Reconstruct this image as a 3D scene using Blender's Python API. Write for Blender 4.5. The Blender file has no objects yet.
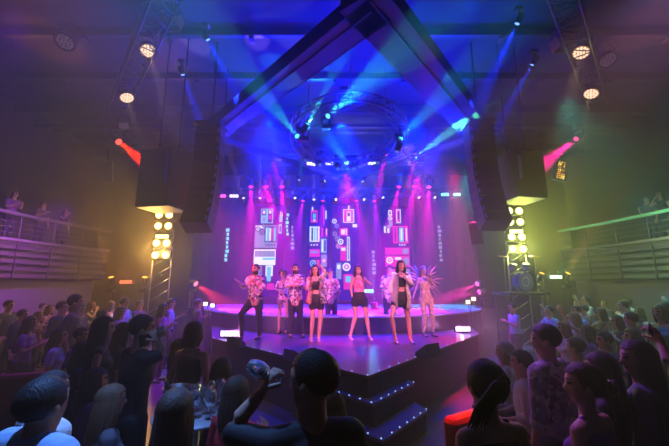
import bpy, bmesh, math, random
from mathutils import Vector, Matrix, Quaternion, noise
random.seed(7)
S = bpy.context.scene
C = S.collection
R = math.radians
PI = math.pi
V = Vector
# ---------------------------------------------------------------- camera
CAMZ = 2.18
PITCH = R(10.5)
F = 334.0
cd = bpy.data.cameras.new('camera'); cam = bpy.data.objects.new('camera', cd); C.objects.link(cam)
cd.sensor_width = 36; cd.lens = 36*F/669; cd.clip_start = 0.05
cam.location = (0, 0, CAMZ); cam.rotation_euler = (R(90)+PITCH, 0, 0)
S.camera = cam
def ray(px, py):
    u, v = px-334.5, 223-py
    return V((u, F*math.cos(PITCH)-v*math.sin(PITCH), F*math.sin(PITCH)+v*math.cos(PITCH)))
def atY(px, py, Y):
    """the world point seen at a pixel of the photograph, Y metres in front of the viewer"""
    d = ray(px, py); return V((0, 0, CAMZ))+d*(Y/d.y)
def atZ(px, py, z):
    d = ray(px, py); return V((0, 0, CAMZ))+d*((z-CAMZ)/d.z)
# ---------------------------------------------------------------- materials
MATS = {}
def nt(m):
    m.use_nodes = True; return m.node_tree.nodes, m.node_tree.links
def mat(name, col, rough=.6, metal=0, bump=0, bscale=20, var=0, spec=None, coat=0):
    if name in MATS: return MATS[name]
    m = bpy.data.materials.new(name); n, l = nt(m); b = n['Principled BSDF']
    b.inputs['Base Color'].default_value = (*col, 1); b.inputs['Roughness'].default_value = rough
    b.inputs['Metallic'].default_value = metal
    if spec is not None: b.inputs['Specular IOR Level'].default_value = spec
    if coat: b.inputs['Coat Weight'].default_value = coat
    if bump or var:
        tc = n.new('ShaderNodeTexCoord'); nz = n.new('ShaderNodeTexNoise'); nz.inputs['Scale'].default_value = bscale
        nz.inputs['Detail'].default_value = 4
        l.new(tc.outputs['Object'], nz.inputs['Vector'])
        if bump:
            bp = n.new('ShaderNodeBump'); bp.inputs['Strength'].default_value = bump; bp.inputs['Distance'].default_value = .02
            l.new(nz.outputs['Fac'], bp.inputs['Height']); l.new(bp.outputs['Normal'], b.inputs['Normal'])
        if var:
            mx = n.new('ShaderNodeMix'); mx.data_type = 'RGBA'
            mx.inputs['A'].default_value = (*[c*(1-var) for c in col], 1); mx.inputs['B'].default_value = (*[min(1, c*(1+var)) for c in col], 1)
            l.new(nz.outputs['Fac'], mx.inputs['Factor']); l.new(mx.outputs['Result'], b.inputs['Base Color'])
    MATS[name] = m; return m
def emit(name, col, strength, sample=False):
    if name in MATS: return MATS[name]
    m = bpy.data.materials.new(name); n, l = nt(m); n.remove(n['Principled BSDF'])
    e = n.new('ShaderNodeEmission'); e.inputs['Color'].default_value = (*col, 1); e.inputs['Strength'].default_value = strength
    l.new(e.outputs[0], n['Material Output'].inputs['Surface'])
    if not sample: m.cycles.emission_sampling = 'NONE'
    MATS[name] = m; return m
def fabric_print(name, cols, scale=14, rough=.8):
    """a printed fabric: blotches of several colours"""
    if name in MATS: return MATS[name]
    m = bpy.data.materials.new(name); n, l = nt(m); b = n['Principled BSDF']; b.inputs['Roughness'].default_value = rough
    tc = n.new('ShaderNodeTexCoord'); nz = n.new('ShaderNodeTexNoise'); nz.inputs['Scale'].default_value = scale*.6
    vo = n.new('ShaderNodeTexVoronoi'); vo.inputs['Scale'].default_value = scale
    va = n.new('ShaderNodeVectorMath'); va.operation = 'MULTIPLY_ADD'; va.inputs[1].default_value = (.12, .12, .12)
    l.new(tc.outputs['Object'], nz.inputs['Vector']); l.new(nz.outputs['Color'], va.inputs[0]); l.new(tc.outputs['Object'], va.inputs[2])
    l.new(va.outputs[0], vo.inputs['Vector'])
    sp = n.new('ShaderNodeSeparateColor'); l.new(vo.outputs['Color'], sp.inputs[0])
    cr = n.new('ShaderNodeValToRGB'); cr.color_ramp.interpolation = 'CONSTANT'
    el = cr.color_ramp.elements
    while len(el) < len(cols): el.new(.5)
    for i, c in enumerate(cols): el[i].position = i/len(cols); el[i].color = (*c, 1)
    l.new(sp.outputs[0], cr.inputs[0]); l.new(cr.outputs[0], b.inputs['Base Color'])
    MATS[name] = m; return m
BLK = mat('black_metal', (.02, .02, .022), .45, .3)
BLKM = mat('matt_black', (.012, .012, .014), .8)
ALU = mat('aluminium', (.5, .5, .52), .35, .9)
PAINT = mat('dark_paint', (.05, .05, .055), .6)
# ---------------------------------------------------------------- mesh helpers
def NB(): return bmesh.new()
def box(bm, c, s, rot=None, mi=0, bev=0):
    M = Matrix.Translation(V(c)) @ (rot.to_4x4() if rot else Matrix()) @ Matrix.Diagonal((s[0], s[1], s[2], 1))
    r = bmesh.ops.create_cube(bm, size=1, matrix=M)
    fs = {f for v in r['verts'] for f in v.link_faces}
    for f in fs: f.material_index = mi
    if bev:
        es = {e for v in r['verts'] for e in v.link_edges}
        g = bmesh.ops.bevel(bm, geom=list(es), offset=bev, segments=2, affect='EDGES', profile=.5)
        for f in g['faces']: f.material_index = mi
def frame_of(d, up=V((0, 0, 1))):
    z = V(d).normalized()
    if abs(z.dot(up)) > .98: up = V((0, 1, 0)) if abs(z.z) > .9 else V((0, 0, 1))
    x = up.cross(z).normalized(); y = z.cross(x)
    return Matrix((x, y, z)).transposed()
def tube(bm, pts, r, n=8, mi=0, caps=True, closed=False):
    pts = [V(p) for p in pts]; rr = r if isinstance(r, (list, tuple)) else [r]*len(pts)
    rings = []; N = len(pts); up = V((0, 0, 1))
    for i, p in enumerate(pts):
        if closed: d = pts[(i+1) % N]-pts[i-1]
        else: d = pts[min(i+1, N-1)]-pts[max(i-1, 0)]
        Q = frame_of(d, up)
        rings.append([bm.verts.new(p+Q @ V((math.cos(2*PI*k/n)*rr[i], math.sin(2*PI*k/n)*rr[i], 0))) for k in range(n)])
    for i in range(N if closed else N-1):
        a, b = rings[i], rings[(i+1) % N]
        for k in range(n):
            f = bm.faces.new((a[k], a[(k+1) % n], b[(k+1) % n], b[k])); f.material_index = mi; f.smooth = True
    if caps and not closed:
        f = bm.faces.new(rings[0][::-1]); f.material_index = mi
        f = bm.faces.new(rings[-1]); f.material_index = mi
def lathe(bm, prof, origin=(0, 0, 0), axis=(0, 0, 1), n=20, mi=0, smooth=True):
    Q = frame_of(axis); o = V(origin); rings = []
    for r, h in prof:
        if r < 1e-5: rings.append([bm.verts.new(o+Q @ V((0, 0, h)))])
        else: rings.append([bm.verts.new(o+Q @ V((math.cos(2*PI*k/n)*r, math.sin(2*PI*k/n)*r, h))) for k in range(n)])
    for a, b in zip(rings, rings[1:]):
        for k in range(n):
            k2 = (k+1) % n
            if len(a) == 1 and len(b) == 1: continue
            if len(a) == 1: vs = (a[0], b[k2], b[k])
            elif len(b) == 1: vs = (a[k], a[k2], b[0])
            else: vs = (a[k], a[k2], b[k2], b[k])
            f = bm.faces.new(vs); f.material_index = mi; f.smooth = smooth
def prism(bm, poly, z0, z1, mi=0):
    a = [bm.verts.new((p[0], p[1], z0)) for p in poly]; b = [bm.verts.new((p[0], p[1], z1)) for p in poly]
    n = len(poly); fs = [bm.faces.new(b), bm.faces.new(a[::-1])]
    for i in range(n): fs.append(bm.faces.new((a[i], a[(i+1) % n], b[(i+1) % n], b[i])))
    for f in fs: f.material_index = mi
    bmesh.ops.recalc_face_normals(bm, faces=fs)
def obj(name, bm, mats, parent=None, smooth=False, loc=None):
    """link a bmesh (given in the parent's or world coordinates) as ONE mesh object"""
    me = bpy.data.meshes.new(name); bm.to_mesh(me); bm.free()
    for m in (mats if isinstance(mats, (list, tuple)) else [mats]): me.materials.append(m)
    if smooth:
        for p in me.polygons: p.use_smooth = True
    o = bpy.data.objects.new(name, me); C.objects.link(o)
    if parent: o.parent = parent
    if loc is not None: o.location = loc
    return o
def thing(name, label, cat, loc=(0, 0, 0), group=None):
    o = bpy.data.objects.new(name, None); C.objects.link(o); o.location = loc; o.empty_display_size = .1
    o['label'] = label; o['category'] = cat
    if group: o['group'] = group
    return o
def tag(o, label, cat, group=None, kind=None):
    o['label'] = label; o['category'] = cat
    if group: o['group'] = group
    if kind: o['kind'] = kind
    return o
def struct(name, bm, m, label=None):
    o = obj(name, bm, m); o['kind'] = 'structure'; return o
def dup(root, loc=None, label=None, group=None, rotz=None, scale=None):
    r = root.copy(); C.objects.link(r)
    if loc is not None: r.location = loc
    if rotz is not None: r.rotation_euler = (0, 0, rotz)
    if scale: r.scale = (scale,)*3
    if label: r['label'] = label
    if group: r['group'] = group
    for ch in list(root.children):
        c = ch.copy(); C.objects.link(c); c.parent = r
        for g in ch.children:
            d = g.copy(); C.objects.link(d); d.parent = c
    return r
# ---------------------------------------------------------------- world haze
w = bpy.data.worlds.new('World'); S.world = w; w.use_nodes = True
wn, wl = w.node_tree.nodes, w.node_tree.links
wn['Background'].inputs['Color'].default_value = (0, 0, 0, 1); wn['Background'].inputs['Strength'].default_value = 0
vs = wn.new('ShaderNodeVolumeScatter'); vs.inputs['Density'].default_value = .026; vs.inputs['Anisotropy'].default_value = .55
wl.new(vs.outputs[0], wn['World Output'].inputs['Volume'])
S.view_settings.view_transform = 'Standard'; S.view_settings.look = 'None'; S.view_settings.gamma = 1
S.view_settings.exposure = 0; S.view_settings.use_curve_mapping = False
cy = S.cycles
cy.max_bounces = 4; cy.diffuse_bounces = 2; cy.glossy_bounces = 2; cy.transmission_bounces = 4; cy.transparent_max_bounces = 6; cy.volume_bounces = 0
cy.use_denoising = True; cy.caustics_reflective = False; cy.caustics_refractive = False; cy.sample_clamp_indirect = 3
try: cy.denoising_prefilter = 'ACCURATE'
except Exception: pass
# ================================================================ THE SETTING
ZS = .9      # stage deck
bm = NB(); box(bm, (0, 7, -.05), (26, 22, .1)); struct('floor', bm, mat('floor_dark', (.05, .045, .05), .35, 0, .15, 6, .4))
CEIL = 9.2
bm = NB(); box(bm, (0, 7, CEIL+.05), (26, 22, .1)); struct('ceiling', bm, mat('ceiling_black', (.008, .007, .009), .9, 0, .3, 4, .3))
WALLM = mat('wall_dark', (.04, .035, .04), .85, 0, .2, 3, .25)
bm = NB(); box(bm, (-12.6, 7, 4.6), (.2, 22, 9.2)); struct('wall_left', bm, WALLM)
bm = NB(); box(bm, (12.6, 7, 4.6), (.2, 22, 9.2)); struct('wall_right', bm, WALLM)
bm = NB(); box(bm, (0, 17.6, 4.6), (25.4, .2, 9.2)); struct('wall_back', bm, WALLM)
bm = NB(); box(bm, (0, -3.6, 4.6), (25.4, .2, 9.2)); struct('wall_front', bm, WALLM)
# joists and ducts that run across the room under the ceiling
BEAM = mat('ceiling_beam', (.03, .025, .03), .6, .2, .2, 5, .3)
for i, (Y, z, h, d) in enumerate([(12.1, 8.85, .32, .2), (13.0, 8.6, .16, .16), (13.9, 8.9, .4, .25), (14.9, 8.5, .25, .3), (15.9, 8.75, .5, .25), (10.2, 9.0, .25, .15), (8.2, 9.0, .25, .15), (6.4, 9.0, .25, .15)]):
    bm = NB(); box(bm, (0, Y, z+.1), (25.2, d, h), bev=.02)
    for k in range(-10, 11, 2): box(bm, (k*1.15, Y, z-h/2-.0), (.12, d+.08, .06))
    o = obj('trim_%d' % (i+1), bm, BEAM); o['kind'] = 'structure'
# balcony on each side
def balcony(sx):
    side = 'left' if sx < 0 else 'right'
    t = thing('balcony', ('dark balcony with horizontal slats and purple-lit rail along the left wall' if sx < 0 else 'balcony with green-lit rail and horizontal slats along the right wall'), 'balcony', (sx*10, 0, 0))
    # the front curves outward-in near the stage end
    path = []
    for k in range(15):
        y = -2+k*1.13
        x = 0 if y < 9 else -.045*(y-9)**2*.6
        path.append((sx*x, y))
    def strip(bm, z0, z1, th, off=0):
        for (x0, y0), (x1, y1) in zip(path, path[1:]):
            a = V((x0+sx*off, y0, 0)); b = V((x1+sx*off, y1, 0)); d = b-a
            rot = Matrix.Rotation(math.atan2(d.y, d.x), 3, 'Z')
            box(bm, ((a+b)/2+V((0, 0, (z0+z1)/2))), (d.length+.01, th, z1-z0), rot)
    dk = mat('balcony_wood', (.045, .035, .04), .55, 0, .2, 8, .3)
    rail = mat('balcony_rail', (.2, .18, .2), .35, .4)
    bm = NB(); strip(bm, 2.35, 3.5, .05, .16); obj('slab_front', bm, BLKM, t)
    bm = NB()
    for k in range(5): strip(bm, 2.4+k*.22, 2.52+k*.22, .06, .05)
    obj('slats', bm, mat('balcony_slat', (.07, .055, .065), .4, 0, .1, 8, .2), t)
    for k in range(14):
        bm = NB(); box(bm, (path[k][0], path[k][1], 2.95), (.04, .04, 1.15)); obj('upright', bm, dk, t)
    bm = NB(); strip(bm, 3.52, 3.6, .16); obj('floor_edge', bm, rail, t)
    bm = NB(); strip(bm, 4.33, 4.42, .1); obj('handrail', bm, mat('rail_green_light', (.25, .8, .5), .4) if sx > 0 else rail, t)  # right rail: green light painted into its colour
    bm = NB()
    for k in range(14): tube(bm, [(path[k][0], path[k][1], 3.6), (path[k][0], path[k][1], 4.35)], .018, 6)
    for q in range(3): strip(bm, 3.76+q*.17, 3.775+q*.17, .015)
    obj('balusters', bm, rail, t)
    bm = NB()
    for k in range(14): pass
    vsq = path+[(sx*2.5, path[-1][1]), (sx*2.5, path[0][1])]
    prism(bm, vsq, 3.4, 3.52); obj('deck', bm, dk, t)
    # the wall that carries the balcony, purple at left and teal at right under the lamps
    bm = NB(); 
    for (x0, y0), (x1, y1) in zip(path, path[1:]):
        a = V((x0+sx*.5, y0, 1.17)); b = V((x1+sx*.5, y1, 1.17)); d = b-a
        box(bm, (a+b)/2, (d.length+.02, .1, 2.34), Matrix.Rotation(math.atan2(d.y, d.x), 3, 'Z'))
    o = obj('trim_%d' % (20+(sx > 0)), bm, mat('panel_wall', (.16, .14, .16), .7, 0, .1, 3, .2)); o.location = (sx*10, 0, 0); o['kind'] = 'structure'
    return t
balcony(-1); balcony(1)
# ---------------------------------------------------------------- the stage
AP = atZ(368, 376, ZS); LC = atZ(212, 338, ZS); RC = atZ(479, 334, ZS)
SBK = 15.6
deckpoly = [AP.xy, RC.xy, V((4.3, 11.0)), V((-3.9, 11.0)), LC.xy]
deckpoly = [(p[0], p[1]) for p in deckpoly]
st = thing('stage', 'raised thrust stage with glossy deck and pointed lit front', 'stage', (0, 0, 0))
gl = mat('stage_deck', (.085, .06, .09), .28, 0, .05, 3, .12)
rs = mat('stage_riser', (.035, .035, .045), .5, 0, .1, 10, .3)
bm = NB(); prism(bm, deckpoly, ZS-.04, ZS); obj('deck', bm, gl, st)
bm = NB(); prism(bm, [(p[0]*.995, .02+p[1]) for p in deckpoly], 0, ZS-.041); obj('skirt', bm, rs, st)
LEDC = emit('led_dot', (.35, .55, 1), 2.2)
def dots(par, a, b, z, step=.22, first=0):
    a = V(a); b = V(b); n = max(2, int((b-a).length/step)); src = None
    for k in range(first, n+1):
        p = a.lerp(b, k/n)
        if src is None:
            bm = NB(); lathe(bm, [(.009, -.004), (.008, .003), (0, .005)], n=8); src = o = obj('edge_light', bm, LEDC, par)
        else: o = src.copy(); C.objects.link(o)
        o.location = (p.x, p.y, z)
dots(st, LC.xy*1.0+V((.03, .03)), AP.xy+V((0, .05)), ZS+.006, .3); dots(st, AP.xy+V((0, .05)), RC.xy+V((-.03, .03)), ZS+.006, .3, 1)
# the two V shaped steps below the point of the stage
dl = (LC.xy-AP.xy).normalized(); dr = (RC.xy-AP.xy).normalized()
def vstep(px, py, z, wl, wr, name, label):
    a = atZ(px, py, z).xy; t = thing(name, label, 'step', (a.x, a.y, 0), None)
    L = a+dl*wl; Rr = a+dr*wr; back = V((AP.x, AP.y))
    poly = [a-a, Rr-a, Rr-a+V((-.25, 1.0)), back-a+V((0, 1.2)), L-a+V((.3, 1.0)), L-a]
    bm = NB(); prism(bm, poly, z-.04, z); obj('tread', bm, mat('step_tread', (.20, .19, .22), .3, 0, .05, 4, .15), t)
    bm = NB(); prism(bm, [(p[0]*.98, p[1]+.02) for p in poly], 0, z-.041); obj('riser', bm, rs, t)
    dots(t, V((0, .05))+dl*.02, V((0, .05))+dl*wl, z+.006, .2); dots(t, V((0, .05))+dr*.02, V((0, .05))+dr*wr, z+.006, .2, 1)
vstep(373, 404, .6, 1.05, 1.25, 'stage_step', 'upper of the two pointed steps below the stage, edged with dots of light')
vstep(383, 441, .3, 1.5, 1.3, 'stage_step', 'lowest pointed step below the stage, nearest the floor')
# rear riser with a curved front
ZR = 1.36
t = thing('stage_riser', 'curved raised platform across the back of the stage behind the dancers', 'stage riser', (0, 0, 0))
arc = []
for k in range(21):
    a = R(180+k*9); arc.append((.3+5.45*math.cos(a), 14.5+5.4*math.sin(a)))
poly = arc+[(5.75, 15.0), (-5.15, 15.0)]
bm = NB(); prism(bm, poly, ZR-.04, ZR); obj('deck', bm, mat('riser_deck', (.42, .38, .42), .3, 0, .05, 3, .1), t)
bm = NB(); prism(bm, [(x*.99, y+.03) for x, y in poly], 0, ZR-.041); obj('fascia', bm, mat('riser_front', (.015, .015, .025), .4), t)
# ---------------------------------------------------------------- black diamond frame hung over the stage
ZF = 6.7
t = thing('ceiling_frame', 'huge black diamond frame hanging over the stage, its point towards the viewers', 'ceiling frame', (0, 0, 0))
fa = atZ(366, 38, ZF); fl = atZ(223, 140, ZF); fr = atZ(466, 141, ZF); fb = V((.6, fl.y+(fl.y-fa.y)*.97, ZF))
def frame_beam(a, b, name, wd=.62, hh=.5):
    if a is fa: a = a+(a-b).normalized()*wd*.98
    bm = NB(); d = (b-a); n = V((d.y, -d.x, 0)).normalized()
    cen = (fa+fb)/2
    if n.dot(cen-(a+b)/2) > 0: n = -n          # n points outwards
    rot = Matrix.Rotation(math.atan2(d.y, d.x), 3, 'Z')
    m = (a+b)/2
    e = .0
    box(bm, m+n*wd/2+V((0, 0, hh/2)), (d.length+e, wd, hh), rot)
    for q in (.4,): box(bm, m+n*wd*q*1.6+V((0, 0, -.012)), (d.length*.96, .03, .024), rot)
    box(bm, m+n*.01+V((0, 0, .02)), (d.length, .04, .04), rot, 1)
    return obj(name, bm, [mat('frame_black', (.005, .005, .006), .7, 0, .2, 6, .3), mat('frame_edge', (.05, .05, .05), .4, .6)], t)
frame_beam(fa, fl, 'beam', .62, .35); frame_beam(fa, fr, 'beam', .8, .35); frame_beam(fl, fb, 'beam', .12, .15); frame_beam(fr, fb, 'beam', .12, .15)
for p in (fa, fl, fr, fb):
    bm = NB(); tube(bm, [(p.x, p.y, ZF+.1), (p.x, p.y, CEIL)], .02, 6)
    obj('hanging_rod', bm, BLK, t)
# ---------------------------------------------------------------- trusses
TRM = mat('truss_metal', (.14, .13, .14), .4, .8)
def truss(a, b, wd, name, label, nb=None, r=.022, tri=False, m=TRM):
    a, b = V(a), V(b); d = b-a; L = d.length; mid = (a+b)/2
    t = thing(name, label, 'truss', a)
    Q = frame_of(d)
    offs = [V((x*wd/2, y*wd/2, 0)) for x in (-1, 1) for y in (-1, 1)]
    bm = NB()
    for o in offs: tube(bm, [Q @ o, d+Q @ o], r, 7)
    obj('chords', bm, m, t)
    bm = NB(); nb = nb or max(2, int(L/wd/1.0))
    prs = [(0, 1), (1, 3), (3, 2), (2, 0)]
    for k in range(nb):
        for i, j in prs:
            p = Q @ offs[i]+d*(k/nb); q = Q @ offs[j]+d*((k+1)/nb)
            tube(bm, [p, q], r*.55, 5)
            tube(bm, [Q @ offs[i]+d*(k/nb), Q @ offs[j]+d*(k/nb)], r*.55, 5)
    obj('braces', bm, m, t)
    for q in (.15, .85):
        p = a+d*q; bm = NB()
        tube(bm, [p-a, (p.x-a.x, p.y-a.y, CEIL-a.z)], .012, 5)
        obj('suspension_cable', bm, BLK, t)
    return t
ZT = 7.5
tl = truss(atZ(176, -30, ZT), atZ(118, 104, ZT), .42, 'lighting_truss', 'lighting truss with two round lamps hanging high at the upper left')
tr = truss(atZ(556, -30, ZT), atZ(597, 100, ZT), .42, 'lighting_truss', 'lighting truss with two round lamps hanging high at the upper right')
YB = 13.6
tb = truss(atY(215, 193, YB), atY(462, 193, YB), .3, 'back_truss', 'long horizontal truss carrying lamps above the video panels', r=.02, m=PAINT)
YM = 12.4
tm = truss(atY(262, 160, YM), atY(424, 160, YM), .3, 'middle_truss', 'horizontal truss with white light bars just behind the round truss', r=.02, m=PAINT)
# ring truss
RC0 = V((.42, 9.2, 6.35)); RR = 1.42; TILT = R(-9)
def ringpt(ang, dr=0, dz=0):
    p = V(((RR+dr)*math.cos(ang), (RR+dr)*math.sin(ang), dz))
    return Matrix.Rotation(TILT, 3, 'X') @ p
rt = thing('ring_truss', 'large circular lighting truss hanging over the centre of the stage', 'truss', RC0)
bm = NB(); N = 48
for dr_, dz in ((0, 0), (.28, 0), (0, .28), (.28, .28)): tube(bm, [ringpt(2*PI*k/N, dr_, dz) for k in range(N)], .024, 7, closed=True)
obj('chords', bm, TRM, rt)
bm = NB(); K = 28; cc = [(0, 0), (.28, 0), (.28, .28), (0, .28)]
for k in range(K):
    a0, a1 = 2*PI*k/K, 2*PI*(k+1)/K
    for i in range(4):
        p, q = cc[i], cc[(i+1) % 4]
        tube(bm, [ringpt(a0, *p), ringpt(a1, *q)], .012, 5); tube(bm, [ringpt(a0, *p), ringpt(a0, *q)], .012, 5)
obj('braces', bm, TRM, rt)
for k in range(3):
    bm = NB(); p = ringpt(R(30+120*k), .14, .28); tube(bm, [p, (p.x*.9, p.y*.9, CEIL-RC0.z)], .012, 5)
    obj('suspension_cable', bm, BLK, rt)
# ---------------------------------------------------------------- loudspeakers
GR = mat('speaker_black', (.075, .07, .08), .5, 0, .3, 60, .2)
GOBO = mat('speaker_light_paint', (.2, .3, .9), .5)  # blue gobo light on the speakers, painted as a colour
def line_array(px, pyb, Y, n, label, lean):
    base = atY(px, pyb, Y); t = thing('line_array_speaker', label, 'loudspeaker', base)
    hgt = .27; wd = .68; z = 0; y = 0; x = 0
    for k in range(n):
        a = R(-26+k*3.4) if k < 8 else 0
        bm = NB(); rot = Matrix.Rotation(a, 3, 'X')
        # trapezoid cabinet
        box(bm, rot @ V((0, 0, hgt/2)), (wd, .48, hgt*.94), rot, 0, .012)
        box(bm, rot @ V((0, -.245, hgt/2)), (wd*.9, .015, hgt*.8), rot, 0)
        o = obj('cabinet', bm, GR, t); o.location = (x, y, z)
        z += hgt*math.cos(a); y -= -hgt*math.sin(a)*-1
        if k % 1 == 0:
            bm = NB(); box(bm, rot @ V((lean*wd*.44, -.256, hgt/2)), (.05, .006, hgt*.45), rot); b = obj('blue_light_patch', bm, GOBO, o)  # blue light on the cabinet edge, painted as a thin plate
    bm = NB(); box(bm, (x, y, z+.06), (wd+.06, .7, .08)); tube(bm, [(x, y, z), (x, y, CEIL-base.z)], .03, 6); obj('flying_frame', bm, BLK, t)
    return t
line_array(196, 228, 8.2, 11, 'tall curved line array loudspeaker hanging at the left of the stage', 1)
line_array(496, 226, 8.2, 11, 'tall curved line array loudspeaker hanging at the right of the stage', -1)
def sub_box(px0, px1, pyb, Y, hh, label, rz, sx):
    a = atY(px0, pyb, Y); b = atY(px1, pyb, Y); wd = b.x-a.x
    t = thing('hanging_speaker_box', label, 'loudspeaker', ((a.x+b.x)/2, Y+.45, a.z)); t.rotation_euler = (0, 0, rz)
    bm = NB(); box(bm, (0, 0, hh/2), (wd, .85, hh), None, 0, .03)
    obj('cabinet', bm, GR, t)
    bm = NB(); box(bm, (0, -.435, hh/2), (wd*.9, .02, hh*.93)); obj('grille', bm, mat('grille', (.05, .05, .05), .4, .5, .5, 120), t)
    bm = NB()
    box(bm, (sx*wd*.36, -.452, hh*.62), (.1, .01, hh*.5))
    obj('blue_light_patch', bm, GOBO, t)  # patch of blue gobo light painted on the grille
    for x in (-.3, .3): bm = NB(); tube(bm, [(x, 0, hh-.02), (x, 0, CEIL-a.z)], .02, 6); obj('hanging_rod', bm, BLK, t)
    return t
sub_box(134, 174, 206, 8.0, 1.55, 'big square bass speaker hanging beside the left line array, its underside lit yellow', R(-12), 1)
sub_box(513, 549, 197, 8.4, 1.3, 'big square bass speaker hanging beside the right line array', R(12), -1)
def small_speaker(px, py, Y, label, rz):
    p = atY(px, py, Y); t = thing('small_speaker', label, 'loudspeaker', p); t.rotation_euler = (R(20), 0, rz)
    bm = NB(); prism(bm, [(-.17, -.16), (.17, -.16), (.1, .16), (-.1, .16)], 0, .62); obj('cabinet', bm, GR, t)
    bm = NB(); box(bm, (0, -.166, .31), (.3, .012, .56)); obj('grille', bm, mat('grille', (0, 0, 0)), t)
    bm = NB(); tube(bm, [(0, 0, .6), (0, 0, 1.0), (0, .1, 1.25)], .02, 6); obj('bracket', bm, BLK, t)
small_speaker(108, 181, 10.5, 'small black speaker hanging left of the big bass speaker', R(15))
small_speaker(479, 243, 9.5, 'small tilted black speaker hanging below the right line array', R(-35))
# ---------------------------------------------------------------- blue screens / drapes behind
dr_m = mat('drape', (.22, .2, .26), .8, 0, .2, 4, .2)
bm = NB()
NX = 160
vt = []
for k in range(NX+1):
    x = -6.6+13.2*k/NX; y = 15.5+.06*math.sin(k*.9)+.03*math.sin(k*2.3)
    vt.append((bm.verts.new((x, y, 0)), bm.verts.new((x, y, 7.4))))
for a, b in zip(vt, vt[1:]): f = bm.faces.new((a[0], b[0], b[1], a[1])); f.smooth = True
bmesh.ops.solidify(bm, geom=bm.faces[:], thickness=.02)
tag(obj('stage_curtain', bm, dr_m), 'dark full-width curtain hanging behind the video panels', 'curtain')
ORD = ['first', 'second', 'third', 'fourth', 'fifth', 'sixth', 'seventh', 'eighth', 'ninth']
# ================================================================ LAMPS
def spot(name, loc, d, col, power, deg, blend=.4, parent=None, size=.04):
    ld = bpy.data.lights.new(name, 'SPOT'); ld.energy = power; ld.color = col; ld.spot_size = R(deg); ld.spot_blend = blend; ld.shadow_soft_size = size
    o = bpy.data.objects.new(name, ld); C.objects.link(o); o.location = loc
    o.rotation_euler = (-V(d)).to_track_quat('Z', 'Y').to_euler()
    if parent: o.parent = parent
    return o
def point(name, loc, col, power, size=.1):
    ld = bpy.data.lights.new(name, 'POINT'); ld.energy = power; ld.color = col; ld.shadow_soft_size = size
    o = bpy.data.objects.new(name, ld); C.objects.link(o); o.location = loc; return o
def area(name, loc, d, col, power, sx, sy):
    ld = bpy.data.lights.new(name, 'AREA'); ld.energy = power; ld.color = col; ld.shape = 'RECTANGLE'; ld.size = sx; ld.size_y = sy
    o = bpy.data.objects.new(name, ld); C.objects.link(o); o.location = loc
    o.rotation_euler = (-V(d)).to_track_quat('Z', 'Y').to_euler(); return o
def moving_head(label, lens, aim, lcol, lstr, col, power, deg, s=1.0, mount=(0, 0, 1), group=None, blend=.35, lr=.085, stand=None):
    """lens at a point, looking along aim; base on the side of mount"""
    lens = V(lens); d = V(aim).normalized(); mt = V(mount).normalized()
    piv = -d*.2*s                      # pivot of the head, relative to the lens
    basec = piv+mt*.34*s
    root = thing('moving_head_lamp', label, 'stage lamp', lens+basec+mt*.1*s, group)
    off = -(basec+mt*.1*s)             # lens in local coordinates
    bm = NB(); box(bm, off+basec+mt*.03*s, (.26*s, .2*s, .12*s), frame_of(mt) if abs(mt.z) < .9 else None, 0, .015*s); obj('base', bm, BLK, root)
    side = d.cross(mt); side = side.normalized() if side.length > .1 else V((1, 0, 0))
    bm = NB(); P = off+piv
    tube(bm, [P+side*.15*s, P+side*.15*s+mt*.2*s, P+side*.1*s+mt*.27*s, P-side*.1*s+mt*.27*s, P-side*.15*s+mt*.2*s, P-side*.15*s], .025*s, 6); obj('yoke', bm, BLK, root)
    bm = NB(); lathe(bm, [(0, -.17*s), (.08*s, -.16*s), (.12*s, -.1*s), (.12*s, .05*s), (lr*1.2*s, .16*s), (lr*1.15*s, .2*s), (lr*s, .2*s), (lr*s, .185*s), (0, .185*s)], P, d, 16); hd = obj('head', bm, BLK, root)
    bm = NB(); lathe(bm, [(0, .205*s), (lr*.6*s, .2*s), (lr*.97*s, .19*s)], P, d, 16)
    obj('lens', bm, emit('lens_%.2f_%.2f_%.2f_%.1f' % (*lcol, lstr), lcol, min(lstr, 2.6)), root)
    if power: spot('lamp_beam', off+d*.03, d, col, power*KB, deg, blend, root)
    if stand is not None:
        bm = NB(); b0 = off+basec+mt*.09*s; tube(bm, [b0, (b0.x, b0.y, stand-root.location.z)], .03, 6); box(bm, (b0.x, b0.y, stand-root.location.z+.015), (.4, .4, .03)); obj('stand', bm, BLK, root)
    return root
BLUE = (.005, .02, 1); CY = (.03, .75, .9); MAG = (1, .0, .6); PNK = (1, .05, .45); REDC = (1, .02, .03); VIO = (.45, .2, 1); WHT = (.85, .8, 1); AMB = (1, .5, .08)
K = 3.5; KB = 4.6
# white lamps low on the back truss, fanning up
fan = [(243.5, 198, 228, 148), (260, 198, 259, 150), (295, 198, 279, 160), (314, 199.5, 313, 150), (336, 199.5, 362, 185), (364, 199.5, 325, 172), (383, 197.5, 355, 150), (419, 197.5, 385, 160), (435, 197.5, 405, 158)]
for i, (x, y, tx, ty) in enumerate(fan):
    p = atY(x, y, YB-.25); q = atY(tx, ty, YB-2.1)
    moving_head('white lamp on the back truss, %s from the left, beam fanning upwards' % ORD[i], p, q-p, (1, .95, 1), 9, (.45, .25, 1) if i < 6 else (.3, .4, 1), 360*K, 8, .62, (0, 0, 1), 'white lamps along the back truss')
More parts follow.
